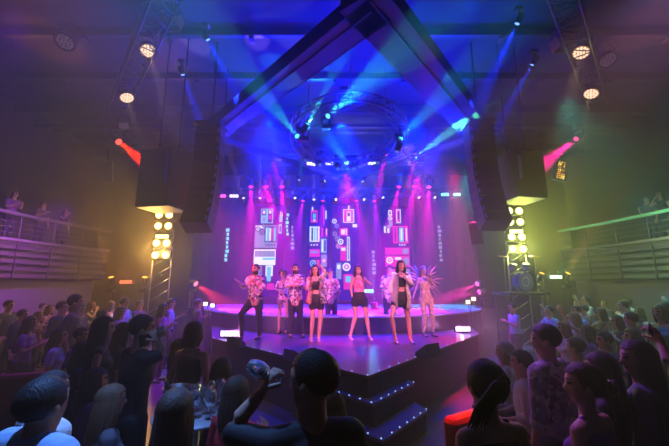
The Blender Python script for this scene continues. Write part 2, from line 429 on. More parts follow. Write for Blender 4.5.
# red and pink heads
reds = [(251, 187, 251, 235), (266, 187, 290, 240), (282, 187, 283, 230), (399, 187, 382, 240), (414.5, 186.5, 400, 240), (429, 187, 425, 235)]
for i, (x, y, tx, ty) in enumerate(reds):
    p = atY(x, y, YB-.3); q = atY(tx, ty+25, YB-1.6)
    moving_head('red glowing lamp in the upper row of the back truss, %s from the left' % ORD[i], p, q-p, (1, .03, .25), 2.2, MAG, 900*K, 17, .9, (0, 0, 1), 'red lamps in the upper row', lr=.11)
reds = [(303, 201, 290, 245), (323, 201, 318, 260), (356.5, 201, 372, 265), (374.5, 201, 380, 235)]
for i, (x, y, tx, ty) in enumerate(reds):
    p = atY(x, y, YB-.3); q = atY(tx, ty+25, YB-1.6)
    moving_head('small red lamp in the lower row of the back truss, %s from the left' % ORD[i], p, q-p, (1, .03, .3), 1.8, (.6, .0, 1), 700*K, 17, .75, (0, 0, 1), 'red lamps in the lower row', lr=.1)
reds = [(270, 154.5, 290, 210), (385.5, 154.5, 376, 200), (416, 155, 398, 225)]
for i, (x, y, tx, ty) in enumerate(reds):
    p = atY(x, y, YM-.2); q = atY(tx, ty, YM-.8)
    moving_head('red lamp hanging high above the back truss, %s from the left of three' % ORD[i], p, q-p, (1, .05, .2), 2.2, MAG, 800*K, 12, .8, (0, 0, 1), 'high red lamps', lr=.1)
# bright lamps under the middle truss, crossing beams
for i, (x, y, tx, ty, c) in enumerate([(299, 180, 303, 158, CY), (325, 181, 352, 172, (.4, .35, 1)), (362.6, 181.5, 349, 162, CY)]):
    p = atY(x, y, YM-.5); q = atY(tx, ty, YM-.9)
    moving_head('bright beam lamp under the round truss, %s from the left of three' % ORD[i], p, q-p, (.7, 1, 1), 8, c, 260*K, 12, .6, (0, 0, 1), None)
# heads on the ring truss
ringl = [(308, 124, 372, 0, 1), (328, 116, 368, 82, .45), (297, 136, 285, 110, .1), (401, 138, 415, 120, .1)]
for i, (x, y, tx, ty, pw) in enumerate(ringl):
    p = atY(x, y, 8.3+i*.15); q = atY(tx, ty, 6.6)
    moving_head('cyan glowing lamp on the round truss, %s from the left' % ORD[[1, 2, 0, 3][i]], p, q-p if i < 2 else V((-.3 if i == 2 else .3, -.9, .1)), (.1, .9, 1), 4, (.03, .6, .6), 2600*pw*K, 13 if i == 0 else 15, .8, (0, 0, -1) if i < 2 else (0, 0, 1))
for i, (x, y, tx, ty) in enumerate([(306, 160, 330, 230), (320, 165, 330, 230), (338, 169, 345, 240), (354, 169, 358, 230), (378, 163, 368, 230), (397, 152, 372, 230), (389, 118, 360, 180), (344, 104, 344, 150)]):
    p = atY(x, y, 10.3 if i < 5 else 8.8); q = atY(tx, ty, 8.6)
    moving_head('dark lamp hanging from the round truss, %s' % ['lowest left', 'second from the left along its bottom', 'left of the lowest point', 'right of the lowest point', 'lowest right', 'right end', 'inside near the far right', 'inside at the top centre'][i], p, q-p, (.2, .5, 1), .35, BLUE, 0, 20, .85, (0, 0, 1), 'dark lamps on the round truss')
p = atY(347, 163, 10.2)
moving_head('cyan lamp at the lowest point of the round truss, beam rising to the left', p, atY(308, 112, 8)-p, (.2, .8, 1), 3, (.02, .3, 1), 230*K, 18, .8, (0, 0, 1))
p = atY(416, 157, 10.4)
moving_head('lamp on a cable right of the round truss, green beam rising to the right', p, atY(492, 100, 8)-p, (.2, .8, .9), 3, (.1, .8, .3), 1500*K, 12, .6, (0, 0, 1))
bm = NB(); a = atY(401, 148, 9.6); b = atY(428, 128, 9.9); m = atY(414, 158, 9.9)
tube(bm, [a, a.lerp(m, .5)+V((0, 0, -.12)), m, m.lerp(b, .5)+V((.12, 0, -.15)), b], .02, 6); tag(obj('power_cable', bm, BLK), 'loop of cable hanging at the right end of the round truss', 'cable')
# blue ceiling lamps
for i, (x, y, tx, ty, Y, pw) in enumerate([(208, 40, 243, 105, 7.5, 1), (183, 75, 207, 140, 8.6, .7), (517, 24, 478, 105, 7.2, 1), (532, 65, 505, 112, 8.4, .7)]):
    p = atY(x, y, Y); q = atY(tx, ty, Y+.6)
    moving_head(['blue lamp on the ceiling left of the black frame, the upper of two', 'blue lamp on the ceiling at the left, the lower of two', 'blue lamp on the ceiling right of the black frame, the upper of two', 'blue lamp on the ceiling at the right, the lower of two'][i], p, q-p, (.15, .35, 1), 4, BLUE, 1500*pw*K, 13, .7, (0, 0, 1))
for i, (x, y, tx, ty, Y) in enumerate([(246, -60, 272, 90, 5.6), (490, -55, 452, 62, 5.6)]):
    p = atY(x, y, Y); q = atY(tx, ty, Y+.4)
    moving_head('blue lamp above the top of the picture, beam falling %s of the black frame' % ['left', 'right'][i], p, q-p, (.15, .3, 1), 4, BLUE, 220*K, 14, .7, (0, 0, 1))
# round warm lamps on the side trusses
def par(px, py, Y, aim, label, lit, tx=None, power=0, s=1.0, col=(1, .62, .4)):
    p = atY(px, py, Y); d = V(aim).normalized(); t = thing('round_lamp', label, 'stage lamp', p)
    bm = NB(); lathe(bm, [(0, -.26*s), (.1*s, -.25*s), (.16*s, -.15*s), (.19*s, 0), (.2*s, .015*s), (.18*s, .015*s), (.175*s, -.01*s), (0, -.012*s)], (0, 0, 0), d, 22); obj('housing', bm, BLK, t)
    bm = NB(); Q = frame_of(d)
    pts = [V((0, 0, 0))]+[V((math.cos(k*PI/3), math.sin(k*PI/3), 0))*.065*s for k in range(6)]+[V((math.cos(k*PI/6), math.sin(k*PI/6), 0))*.125*s for k in range(12)]
    for q in pts: lathe(bm, [(0, .012), (.026*s, .008), (.027*s, -.01)], Q @ q, d, 10)
    lathe(bm, [(0, -.008), (.168*s, -.008)], (0, 0, 0), d, 20, 1)
    obj('led_face', bm, [emit('par_led_'+('on' if lit else 'off'), (1, .75, .5) if lit else (.5, .3, .5), 1.5 if lit else .12), emit('par_face_'+('on' if lit else 'off'), (1, .45, .22), .6) if lit else mat('par_dark', (.1, .08, .1))], t)  # LEDs of the unlit lamps also get a faint painted glow
    bm = NB(); tube(bm, [Q @ V((.2*s, 0, -.08)), Q @ V((.24*s, 0, -.2))+V((0, 0, .2*s)), V((0, 0, .45*s))-d*.1, Q @ V((-.24*s, 0, -.2))+V((0, 0, .2*s)), Q @ V((-.2*s, 0, -.08))], .014, 6); obj('bracket', bm, BLK, t)
    if power: spot('lamp_beam', d*.04, d, col, power*2, 13, .5, t)
par(148, 51, 6.85, (.5, -.25, -1), 'round warm glowing lamp on the left truss, the nearer of two', True, power=260)
par(127, 98, 8.1, (.5, -.2, -1), 'round warm glowing lamp on the left truss, the farther of two', True, power=240)
par(581, 53, 6.85, (-.5, -.25, -1), 'round warm glowing lamp on the right truss, the nearer of two', True, power=260)
par(591, 94, 8.0, (-.5, -.2, -1), 'round warm glowing lamp on the right truss, the farther of two', True, power=240)
par(65, 42, 6.2, (.2, -.6, -1), 'unlit round lamp on the ceiling at the far upper left', False)
par(608, 60, 6.8, (-.1, -.6, -1), 'unlit round lamp on the ceiling at the far upper right', False)
par(124, 126, 9.5, (.4, -.3, -1), 'unlit round lamp above the red beam at the left', False, s=.8)
# crossbar fittings on the side trusses, warm light painted into the barn doors' orange
for sx, x, y in ((-1, 172, 18), (1, 562, 40)):
    p = atY(x, y, 6.6); t = thing('scroller_lamp', 'box lamp with open barn doors clamped on the %s truss' % ('left' if sx < 0 else 'right'), 'stage lamp', p)
    bm = NB(); box(bm, (0, 0, .1), (.3, .35, .3), None, 0, .03); obj('housing', bm, BLK, t)
    bm = NB()
    for a, q in enumerate(((1, 0), (-1, 0), (0, 1), (0, -1))):
        box(bm, (q[0]*.19, q[1]*.19, -.12), (.012 if q[0] else .28, .012 if q[1] else .28, .22), Matrix.Rotation(.35*q[0], 3, 'Y') @ Matrix.Rotation(-.35*q[1], 3, 'X'))
    obj('barn_doors', bm, mat('barn', (.5, .22, .08), .4, .5), t)
# red beam left, pink beam right
p = atY(119, 142, 9.6); q = atY(146, 164, 9.2)
moving_head('bright red lamp head hanging left of the big bass speaker', p, q-p, (1, .08, .05), 6, (1, .01, .0), 1900*K, 15, 1.0, (0, 0, 1), lr=.1)
p = atY(576, 139, 9.6); q = atY(545, 163, 9.1)
moving_head('pink lamp head hanging right of the big bass speaker', p, q-p, (1, .05, .3), 1.5, (1, .0, .3), 900*K, 14, .9, (0, 0, 1))
# light bars
def lightbar(px, py, Y, wpx, col, st, label, group=None, power=0, d=(0, -1, 0), rz=0, h=.11, pcol=None, floor=False):
    p = atY(px, py, Y); wd = wpx*Y/330; t = thing('light_bar', label, 'light bar', p, group); t.rotation_euler = (0, 0, rz)
    bm = NB(); box(bm, (0, .07, 0), (wd*1.06, .12, h*1.35), None, 0, .01); obj('housing', bm, BLK, t)
    bm = NB(); n = max(3, int(wd/.1))
    for k in range(n): box(bm, ((k-(n-1)/2)*wd/n, 0, 0), (wd/n*.86, .02, h))
    obj('light_cells', bm, emit('bar_%.2f_%.2f_%.2f_%.1f' % (*col, st), col, min(st, 2.4)), t)
    bm = NB()
    if floor: box(bm, (0, .08, -h*.9), (wd*.6, .16, h*.4))
    else: tube(bm, [(-wd*.3, .1, 0), (-wd*.3, .1, .22)], .015, 6); tube(bm, [(wd*.3, .1, 0), (wd*.3, .1, .22)], .015, 6)
    obj('bracket', bm, BLK, t)
    if power:
        a = area('bar_light', p+V(d).normalized()*.06, d, pcol or col, power*.35, wd, h)
        a.parent = t; a.location = V(d).normalized()*.06
for i, x in enumerate((311, 329.5, 347, 372)):
    lightbar(x, 163.5, YM-.3, [9, 8, 6, 9][i], (.85, .97, 1), 5, 'white light bar on the middle truss, %s from the left of four' % ORD[i], 'white bars of the middle truss')
lightbar(222, 196, YB-.3, 8, (1, .1, .5), 3, 'pink light bar at the left end of the back truss')
lightbar(234, 196, YB-.3, 9, (1, .75, 1), 4, 'white light bar at the left, right of the pink bar')
lightbar(445, 194.5, YB-.3, 8, (.2, 1, .95), 4, 'cyan light bar at the right end of the back truss, inner of two', power=20, pcol=(.03, .8, .7))
lightbar(457, 194.5, YB-.3, 7, (.2, 1, .95), 4, 'cyan light bar at the right end of the back truss, outer of two', power=20, pcol=(.03, .8, .7))
# strobe bars on the stage corners
a = atZ(231, 338, ZS); lightbar(231, 333.5, a.y, 20, (1, .8, 1), 10, 'bright white strobe bar on the left corner of the stage', power=60, d=(.7, .2, .25), pcol=(1, .25, .9), floor=True, h=.13)
a = atZ(462, 333, ZS); lightbar(463, 329, a.y, 14, (1, .85, 1), 10, 'bright white strobe bar on the right corner of the stage', power=60, d=(-.8, .1, .25), pcol=(1, .3, .75), floor=True, h=.12)
lightbar(126, 282, 12.2, 12, (1, .12, .06), 5, 'red light bar standing low between the two amber lamps at the left', power=40, d=(0, -.5, 1), pcol=(1, .03, .02))
lightbar(556, 277, 12.2, 12, (.75, 1, .8), 7, 'pale green light bar standing low between the two amber lamps at the right', power=40, d=(0, -.6, 1), pcol=(.3, 1, .4))
lightbar(369, 291, 11.4, 9, (.3, .85, 1), 8, 'short cyan light bar behind the dancers near the centre', power=12, pcol=(.1, .5, 1))
# amber heads standing low at the sides
for x, y, tx, ty, lb in ((111, 277, 104, 250, 'amber lamp standing low at the left, left of the red bar'), (145, 277, 148, 246, 'amber lamp standing low at the left, right of the red bar'), (542, 273, 552, 250, 'amber lamp standing low at the right, left of the green bar'), (568, 273, 580, 252, 'amber lamp standing low at the right, right of the green bar')):
    p = atY(x, y, 12.3); q = atY(tx, ty, 11.8)
    moving_head(lb, p, q-p, (1, .5, .05), 5, (1, .3, .03), 230*K, 15, .9, (0, 0, -1), lr=.1, stand=0)
# red lamp on left wing, pink on the right wing
p = atY(196, 284, 12.3); q = atY(222, 302, 11.8)
moving_head('red lamp head on the left wing of the stage, beam crossing the stage', p, q-p, (1, .2, .3), 5, (1, .02, .08), 420*K, 24, .8, (0, 0, -1), lr=.12, stand=ZR)
p = atY(477, 284, 12.6); q = atY(440, 300, 11.9)
moving_head('pink lamp head on the right wing of the stage, the upper of two', p, q-p, (1, .1, .6), 4, (1, .02, .4), 350*K, 18, .8, (0, 0, -1), lr=.12, stand=ZR)
p = atY(479, 292, 12.3); q = atY(430, 303, 11.8)
moving_head('pink lamp head on the right wing of the stage, the lower of two', p, q-p, (1, .1, .6), 4, (1, .02, .4), 350*K, 18, .8, (0, 0, -1), lr=.12, stand=ZR)
for lb, pts, Y in (('pair of small square warm lamps on the left edge of the stage', ((205.5, 304), (212.5, 305.5)), 9.6), ('pair of small square greenish lamps on the right edge of the stage', ((468, 302), (473.5, 299)), 9.6)):
    b0 = atY(pts[0][0], pts[0][1], Y); t = thing('square_lamp_pair', lb, 'stage lamp', b0)
    for x, y in pts:
        c = atY(x, y, Y)-b0; bm = NB(); box(bm, c+V((0, .04, 0)), (.14, .06, .13), None, 0, .01); h = obj('housing', bm, BLK, t)
        bm = NB(); box(bm, c, (.11, .02, .1)); obj('lens', bm, emit('sq_lamp', (1, .9, .55), 2.5), h)
    bm = NB(); c = atY(pts[1][0], pts[1][1], Y)-b0; tube(bm, [(0, .05, 0), (c.x/2, .08, -.25), c+V((0, .05, 0))], .012, 6); tube(bm, [(c.x/2, .08, -.25), (c.x/2, .08, -.6)], .02, 6); obj('stand', bm, BLK, t)
# blinder towers
def tower(px, ys, Y, dx, label, c, pw):
    sgx = -1 if px < 334 else 1
    base = atY(px, 262, Y); t = thing('blinder_tower', label, 'lamp tower', (base.x, Y, 0))
    bm = NB(); ht = atY(px, ys[0]-5, Y).z
    for x in (-.33, .33): tube(bm, [(x, .12, 0), (x, .12, ht)], .025, 6)
    for k in range(12): tube(bm, [(-.33, .12, ht*k/12), (.33, .12, ht*(k+1)/12)], .012, 5)
    box(bm, (0, .1, .05), (1.1, .7, .06)); obj('frame', bm, ALU, t)
    for y in ys:
        z = atY(px, y, Y).z
        bm = NB(); box(bm, (0, .05, z), (.72, .12, .34), None, 0, .02); h = obj('blinder_unit', bm, BLK, t)
        for x in (-.18, .18):
            bm = NB(); lathe(bm, [(0, .03), (.09, .02), (.115, 0)], (x, -.02, z), (0, -1, 0), 14); lathe(bm, [(.115, 0), (.135, .015), (.14, -.02)], (x, -.02, z), (0, -1, 0), 14, 1)
            obj('bulb', bm, [emit('blinder_bulb'+c[0], c[1], 5), emit('blinder_rim'+c[0], c[2], 2)], h)
    zc = atY(px, (ys[1]+ys[2])/2+2, Y).z
    bm = NB(); box(bm, (0, -.02, zc), (.42, .08, .12)); obj('strobe', bm, emit('strobe'+c[0], c[1], 3), t)
    for y in (ys[0], ys[1], ys[2], ys[3]):
        z = atY(px, y, Y).z
        spot('blinder_light', (0, -.2, z), (sgx*.3, -1, -.25), c[2], pw*(.55 if sgx < 0 else .8), 130, .8, t, .2)
tower(160, (215, 226, 243, 255), 11.8, 0, 'tower of yellow glowing blinder lamps at the left, behind the hanging speakers', ('_warm', (1, .85, .35), (1, .5, .06)), 130)
tower(519, (211, 222, 237, 249), 11.8, 0, 'tower of yellow-green glowing blinder lamps at the right, behind the hanging speakers', ('_green', (.95, 1, .45), (.6, .72, .06)), 150)
for x, c_, bx, bz in ((-6.15, (1, .55, .12), -5.2, 4.2), (6.5, (.65, .72, .14), 5.6, 4.5)):
    point('blinder_light', (x, 11.4, 3.4), c_, 260, .25)  # added lamp, strengthens the glow in the haze around the tower
    spot('blinder_light', (x, 11.3, 2.4), (bx-x, 8.4-11.3, bz-2.4), c_, 900, 26, 1, None, .15)  # added lamp aimed at the bass speaker to yellow its underside
# orange lit panel at the upper right
p = atY(561, 170, 10); t = thing('hanging_screen', 'small tilted panel glowing orange, hanging right of the bass speaker', 'screen', p); t.rotation_euler = (0, R(12), 0); t.scale = (.72, .72, .72)
bm = NB(); box(bm, (0, .05, 0), (.62, .1, 1.0), None, 0, .015); obj('housing', bm, mat('screen_case', (.03, .1, .14), .4), t)
bm = NB()
for k in range(9):
    for j in range(4): 
        if random.random() < .75: box(bm, (-.12+j*.085+random.uniform(-.02, .02), -.005, -.36+k*.09), (random.uniform(.03, .08), .01, random.uniform(.03, .075)), None, random.choice((0, 0, 1)))
obj('display', bm, [emit('orange_cell', (1, .35, .02), 1.2), emit('orange_hot', (1, .65, .1), 1.8)], t)
# ---- general washes
for x, y, pw, dy in ((-2.6, 12.4, 22000, -.1), (.3, 12.8, 36000, -.06), (3.2, 12.4, 15000, -.1), (-1.8, 8.6, 1200, .2), (2.4, 8.6, 1200, .2), (.4, 6.2, 1500, .1)):
    spot('blue_wash_light', (x, y, 8.8), (-.04*x, dy, -1), (.0, .012, 1), pw, 78, 1, size=.2)
for x, y, z, pw, dx, dy in ((-2.3, 10.6, 5.9, 5000, .1, -.5), (3.0, 10.6, 5.9, 5000, -.1, -.5), (.4, 11.6, 5.7, 5000, 0, -.9), (.4, 7.4, 6.4, 2500, 0, -.1), (-3.4, 9.2, 5.6, 2200, -.1, .1), (3.8, 9.2, 5.6, 1500, .1, .1)):
    spot('blue_haze_fill', (x, y, z), (dx, dy, 1), (.0, .006, 1), pw*1.4, 130, 1, size=.15)  # added lamps without fixtures, tint the haze above the stage blue
spot('front_wash_light', (-3.2, .8, 5.4), (2.6, 7.2, -2.75), (1, .2, .48), 4600, 29, .5, size=.15)
spot('front_wash_light', (3.8, .8, 5.4), (-2.6, 7.2, -2.75), (1, .26, .46), 5200, 30, .5, size=.15)
for x in (-2.6, .5, 3.2):
    spot('magenta_back_light', (x, 13.0, 6.7), (0, -3.9, -5.6), (1, .0, .45), 5200, 32, .8, size=.15)
spot('red_side_light', (3.9, 10.6, 6.2), (-.75, -2.6, -5.3), (1, .0, .015), 9000, 20, .6, size=.15)
spot('purple_wall_light', (-7.6, 9.5, 4.5), (-3, .3, -2.4), (.4, .01, .9), 1500, 100, 1, size=.2)
spot('purple_wall_light', (-7.9, 6, 4.5), (-3, .3, -2.4), (.4, .01, .8), 1200, 100, 1, size=.2)
spot('teal_wall_light', (7.8, 8.5, 4.5), (3, .3, -2.2), (.02, .4, .5), 900, 100, 1, size=.2)
spot('purple_crowd_light', (-5.5, 5.0, 7.0), (-.1, .05, -1), (.3, .02, 1), 600, 70, 1, size=.2)
spot('blue_crowd_light', (5.8, 5.0, 8.6), (.1, .05, -1), (.12, .2, 1), 900, 70, 1, size=.2)

spot('red_sofa_light', (1.05, 3.3, 5.2), (.0, .25, -4.3), (1, .03, .05), 1500, 13, .7, size=.1)
spot('teal_side_light', (5.4, 12.6, 6.8), (-1.0, .6, -3.2), (.0, .7, .6), 3500, 50, .9, size=.15)
spot('violet_side_light', (-5.0, 12.6, 6.8), (1.0, .6, -3.2), (.6, .0, 1), 3000, 50, .9, size=.15)
spot('blue_crowd_light', (-1.5, 2.7, 7.2), (.0, -.8, -5.2), (.15, .35, 1), 3000, 34, 1, size=.15)
spot('blue_crowd_light', (2.0, 6.4, 7.2), (.1, -2.0, -6), (.25, .3, 1), 700, 30, 1, size=.15)  # added lamp without a fixture, brightens the spectators at the right
spot('violet_crowd_light', (1.2, 5.6, 4.6), (.7, -3.2, -3.0), (.5, .12, 1), 600, 34, 1, size=.15)
spot('purple_rail_light', (-7.4, 6.0, 7.0), (-2.6, 2.5, -2.8), (.35, .03, 1), 700, 60, 1, size=.2)
spot('teal_rail_light', (7.4, 6.0, 7.0), (2.6, 2.5, -2.8), (.1, .6, .5), 350, 60, 1, size=.2)
spot('blue_deck_light', (.6, 5.0, 8.4), (-.05, .9, -7.5), (.0, .02, 1), 14000, 30, .8, size=.15)
spot('teal_crowd_light', (6.4, 8.6, 7.4), (.2, -.1, -1), (.01, .5, .42), 1900, 70, 1, size=.2)
spot('pink_audience_fill', (3.35, 8.0, 1.35), (-.95, -3.4, 0), (1, .5, .85), 110, 34, 1, size=.1)  # added lamp, brightens the white-haired man; the strobe bars face the stage
# ================================================================ VIDEO PANELS
SCR = {}
def panel(px0, px1, py0, py1, Y, label, seed, pal, fig):
    rnd = random.Random(seed)
    a = atY(px0, py1, Y); b = atY(px1, py0, Y); W_ = b.x-a.x; H_ = b.z-a.z
    t = thing('video_panel', label, 'screen', (a.x, Y, a.z))
    bm = NB(); box(bm, (W_/2, .06, H_/2), (W_+.06, .1, H_+.06)); 
    for x in (.1, W_-.1): box(bm, (x, .1, (-a.z+ZS)/2), (.06, .06, a.z-ZS))
    obj('case', bm, BLK, t)
    mats = [emit('led_'+k, c, s) for k, c, s in pal]
    bm = NB(); box(bm, (W_/2, 0, H_/2), (W_, .02, H_), None, 0)
    lay = [0]
    def rc(x0, y0, x1, y1, mi):        # fractions of the panel
        lay[0] += 1; y = -.012-.0009*lay[0]
        box(bm, ((x0+x1)/2*W_, y, (y0+y1)/2*H_), (abs(x1-x0)*W_, .001, abs(y1-y0)*H_), None, mi)
    def ring(cx, cy_, r, mi, mi2):
        lay[0] += 1; y = -.012-.0009*lay[0]
        lathe(bm, [(r*W_, 0), (0, 0)], (cx*W_, y, cy_*H_), (0, -1, 0), 18, mi)
        lay[0] += 1; lathe(bm, [(r*.62*W_, .0009), (0, .0009)], (cx*W_, y, cy_*H_), (0, -1, 0), 18, mi2)
        lay[0] += 1; lathe(bm, [(r*.3*W_, .0018), (0, .0018)], (cx*W_, y, cy_*H_), (0, -1, 0), 12, mi)
    fx = lambda x: (x-px0)/(px1-px0)
    fy = lambda y: (py1-y)/(py1-py0)
    fig(lambda x0, y0, x1, y1, mi: rc(fx(x0), fy(y1), fx(x1), fy(y0), mi), lambda x, y, r, m1, m2: ring(fx(x), fy(y), r/(px1-px0), m1, m2))
    obj('display', bm, mats, t)
PALA = [('base_violet', (.10, .0, .6), .25), ('white', (.75, .9, 1), 1.3), ('cyan', (.1, .65, 1), 1.1), ('navy', (.02, .02, .25), .5), ('magenta', (1, .03, .45), .9), ('grey', (.45, .5, .8), .7)]
PALB = [('base_blue', (.01, .02, .7), .35), ('white', 0, 0), ('cyan', 0, 0), ('navy', 0, 0), ('magenta', 0, 0), ('grey', 0, 0)]
def figA(P, O):   # large pale robot
    P(258.5, 209, 272, 224, 2); P(259.5, 210, 264, 216, 3); P(260.5, 211, 263, 214, 1); P(266.5, 210, 271, 223, 3); P(267.5, 211, 270, 214, 1); P(267.5, 216, 270, 220, 4); P(260, 218, 264, 222, 5)
    P(252.5, 226, 277.5, 249, 5); P(253, 226.5, 262, 229, 1); O(255.5, 230, 3, 3, 1); O(260.5, 233, 3.4, 3, 5); O(262, 226.5, 2, 3, 2)
    P(263.5, 227.5, 277, 243.5, 3); P(264.5, 228.5, 268, 242.5, 2); P(268.5, 229, 270.5, 242, 1); P(271, 229, 273, 242, 4); P(273.5, 228.5, 276, 242.5, 2); P(265, 229, 266, 241, 1)
    for k in range(4): P(265+k*3, 245.5, 266.6+k*3, 247, 3)
    P(252.5, 250.5, 276.5, 266, 1); P(253.5, 252, 275.5, 258, 5); P(252.5, 249.2, 277, 250.4, 3); P(262, 259, 276, 261, 2)
    P(254, 267, 262, 276, 5)
    for a in range(3):
        for b in range(3): P(255+a*2.4, 268+b*2.6, 256.4+a*2.4, 269.6+b*2.6, 3)
    P(266, 266.5, 274, 277, 1); P(267.5, 268, 272, 282, 2); P(254, 278, 258, 290, 1); P(268, 284, 276, 290, 4)
    P(279.5, 216, 283, 223, 2); P(280.3, 212, 281.2, 216, 1); P(282, 213, 282.9, 217, 1); P(279, 225, 282.5, 235, 2); P(280, 227, 281.5, 233, 3)
def figB(P, O):   # magenta collage with a lit window
    P(309.8, 210.5, 317, 223.5, 4); P(310.8, 207, 312.3, 211, 1); P(311, 213, 316, 221, 3); P(312, 214, 315, 219, 2); O(313.5, 221, 1.5, 1, 4)
    P(308.8, 227.5, 319, 243, 1); P(310.6, 228.5, 312.4, 242, 3); P(313.6, 228.5, 315, 242, 2); P(316, 228.5, 317.6, 242, 5); P(319, 227, 319.8, 243, 4)
    for k in range(3): P(310+k*3, 245.4, 311.5+k*3, 247, 1)
    P(308.8, 250.5, 319.8, 258, 4); P(309.5, 252, 318, 254.5, 5); P(309, 259.5, 320, 270, 3); O(312.5, 264.5, 3.2, 2, 3); P(316.5, 261, 319.5, 269, 4); P(309.5, 271.5, 320, 280, 4); P(310, 282, 318, 292, 5)
    P(323.2, 207.5, 324.2, 226, 4); P(325.2, 211, 326.5, 220, 1); P(321.2, 229, 323, 238, 4); P(325.5, 229, 327.5, 238, 4); P(326, 230, 326.8, 236, 1)
    P(320.8, 240, 326.5, 254, 2); P(321.5, 241, 323, 253, 1); P(324, 241.5, 325.8, 252.5, 3); P(321, 256, 327, 268, 5); O(324, 262, 2.6, 4, 1); P(321.5, 270, 326.5, 284, 4); P(322.5, 272, 325.5, 280, 1)
def figC(P, O):   # small robot, rings and a long arm
    P(343, 209.5, 354, 223.5, 1); P(343.8, 210.3, 353.2, 222.7, 4); P(346.5, 212, 350.5, 222, 1); P(347.2, 213, 349.8, 217, 3); P(348, 205.6, 349.4, 209.5, 1); P(351.3, 212, 352.4, 221, 5); P(352.3, 225, 356.8, 228.3, 1)
    O(334.2, 222, 2.4, 1, 0); O(336.8, 227, 2.2, 5, 0); O(334.8, 235, 2.4, 5, 0); O(337.5, 240, 2.6, 5, 3); O(340.5, 243, 2.8, 1, 0); O(338, 247.5, 2.6, 5, 4)
    P(339.5, 229, 347.5, 237, 4); P(341, 230.5, 344.5, 235.5, 1); P(345.5, 230, 346.6, 236, 1); P(346.6, 238, 349.4, 262, 1); P(347.2, 239, 348.8, 261, 5); P(340, 247, 346, 262, 4); P(341, 249, 345, 252, 1)
    P(336, 264, 341, 280, 5); P(337, 266, 340, 270, 1); O(346, 268, 4, 1, 4); P(343, 275, 352, 290, 4); P(345, 277, 350, 283, 2); P(353.5, 232, 355.8, 262, 0)
def figD(P, O):   # letters over a magenta torso
    P(389.8, 210.5, 393.2, 216, 1); P(390.8, 211.5, 392.2, 215, 3); O(391.5, 219, 2, 1, 0); P(390, 222, 393.5, 227, 5); P(397, 209.6, 401.2, 223.5, 1); P(397.7, 210.4, 400.5, 222.7, 4); P(398.4, 212, 399.8, 220, 3); P(395.8, 223.8, 402, 224.5, 5)
    P(385.6, 227, 387.2, 234, 1); P(388, 226, 391.8, 229, 5); P(388.5, 229.5, 390.5, 234, 1)
    P(393.4, 226.8, 407, 244.6, 4); P(395, 228, 396, 243, 3); P(398.2, 228, 404, 243.5, 3); P(399, 228.5, 403, 243, 2); P(400.5, 230, 401.6, 241, 1); P(405, 229, 406, 242, 1)
    for k in range(3): P(398.5+k*2.2, 245.4, 399.8+k*2.2, 246.8, 1)
    P(386, 248.8, 407.5, 268, 4); P(386, 256, 407.5, 256.8, 3); P(401.5, 250, 406.5, 255, 5); O(389.8, 261.5, 3, 1, 4); P(394.5, 258.5, 400, 261, 1); P(402, 259, 406.5, 266, 5)
    P(387, 270, 398, 290, 4); P(400, 270, 407, 280, 5); P(389, 273, 395, 279, 1)
panel(250.5, 284, 205, 296, 13.9, 'video panel showing a big pale blue robot, leftmost of the four behind the dancers', 1, PALA, figA)
panel(307, 329, 205, 300, 14.0, 'tall video panel with a magenta collage and striped window, second from the left', 2, PALA, figB)
panel(332, 358, 205, 300, 14.1, 'blue video panel with rings and a small robot at its top, third from left', 3, PALB, figC)
panel(384, 409, 207, 300, 13.9, 'video panel with letters and a magenta robot torso, rightmost of the four', 4, PALA, figD)
# small glowing strips of figures between the panels
def strip(px, y0, y1, label, mi):
    a = atY(px, y1, 13.7); b = atY(px, y0, 13.7); h = b.z-a.z
    t = thing('hanging_led_strip', label, 'light strip', (a.x, 13.7, a.z))
    bm = NB(); box(bm, (0, .03, h/2), (.1, .04, h)); tube(bm, [(0, .03, h), (0, .03, h+.5)], .008, 5); obj('case', bm, BLK, t)
    bm = NB(); n = int(h/.16)
    for k in range(n): box(bm, (random.uniform(-.02, .02), 0, (k+.5)*h/n), (random.uniform(.05, .14), .02, h/n*.7))
    obj('cells', bm, emit('strip_'+str(mi), [(.2, .8, 1), (.4, .5, 1), (.6, .5, 1)][mi], [1.5, .8, .6][mi]), t)
strip(287, 213, 236, 'short glowing strip hanging right of the robot panel', 0)
strip(226, 228, 262, 'long cyan strip hanging left of the robot panel', 0)
strip(292, 225, 250, 'faint strip between the robot panel and the magenta panel', 1)
strip(374, 250, 275, 'faint strip right of the middle panels, above the singers', 1)
strip(441, 225, 262, 'faint strip hanging at the right of the stage below the cyan bars', 2)
# lamp behind the singers that throws a wide beam up
p = atY(374, 303, 11.8)
moving_head('floor lamp behind the singers throwing a broad pale beam straight up', p, atY(366, 215, 12.6)-p, (.7, .9, 1), 6, (.45, .5, 1), 420*K, 17, .9, (0, 0, -1), lr=.12)
# ================================================================ PEOPLE
SKIN = mat('skin', (.62, .36, .26), .55, 0, 0, 30, .08); SKIN2 = mat('skin_dark', (.36, .19, .12), .55, 0, 0, 30, .08)
EYE = mat('eye_dark', (.02, .015, .015), .3); LIP = mat('lips', (.5, .1, .12), .4)
def hairmat(name, col):
    if name in MATS: return MATS[name]
    m = mat(name, col, .6); n, l = m.node_tree.nodes, m.node_tree.links; b = n['Principled BSDF']
    tc = n.new('ShaderNodeTexCoord'); mp = n.new('ShaderNodeMapping'); mp.inputs['Scale'].default_value = (60, 60, 3)
    nz = n.new('ShaderNodeTexNoise'); nz.inputs['Scale'].default_value = 2; bp = n.new('ShaderNodeBump'); bp.inputs['Strength'].default_value = .6; bp.inputs['Distance'].default_value = .01
    l.new(tc.outputs['Object'], mp.inputs[0]); l.new(mp.outputs[0], nz.inputs['Vector']); l.new(nz.outputs['Fac'], bp.inputs['Height']); l.new(bp.outputs[0], b.inputs['Normal'])
    return m
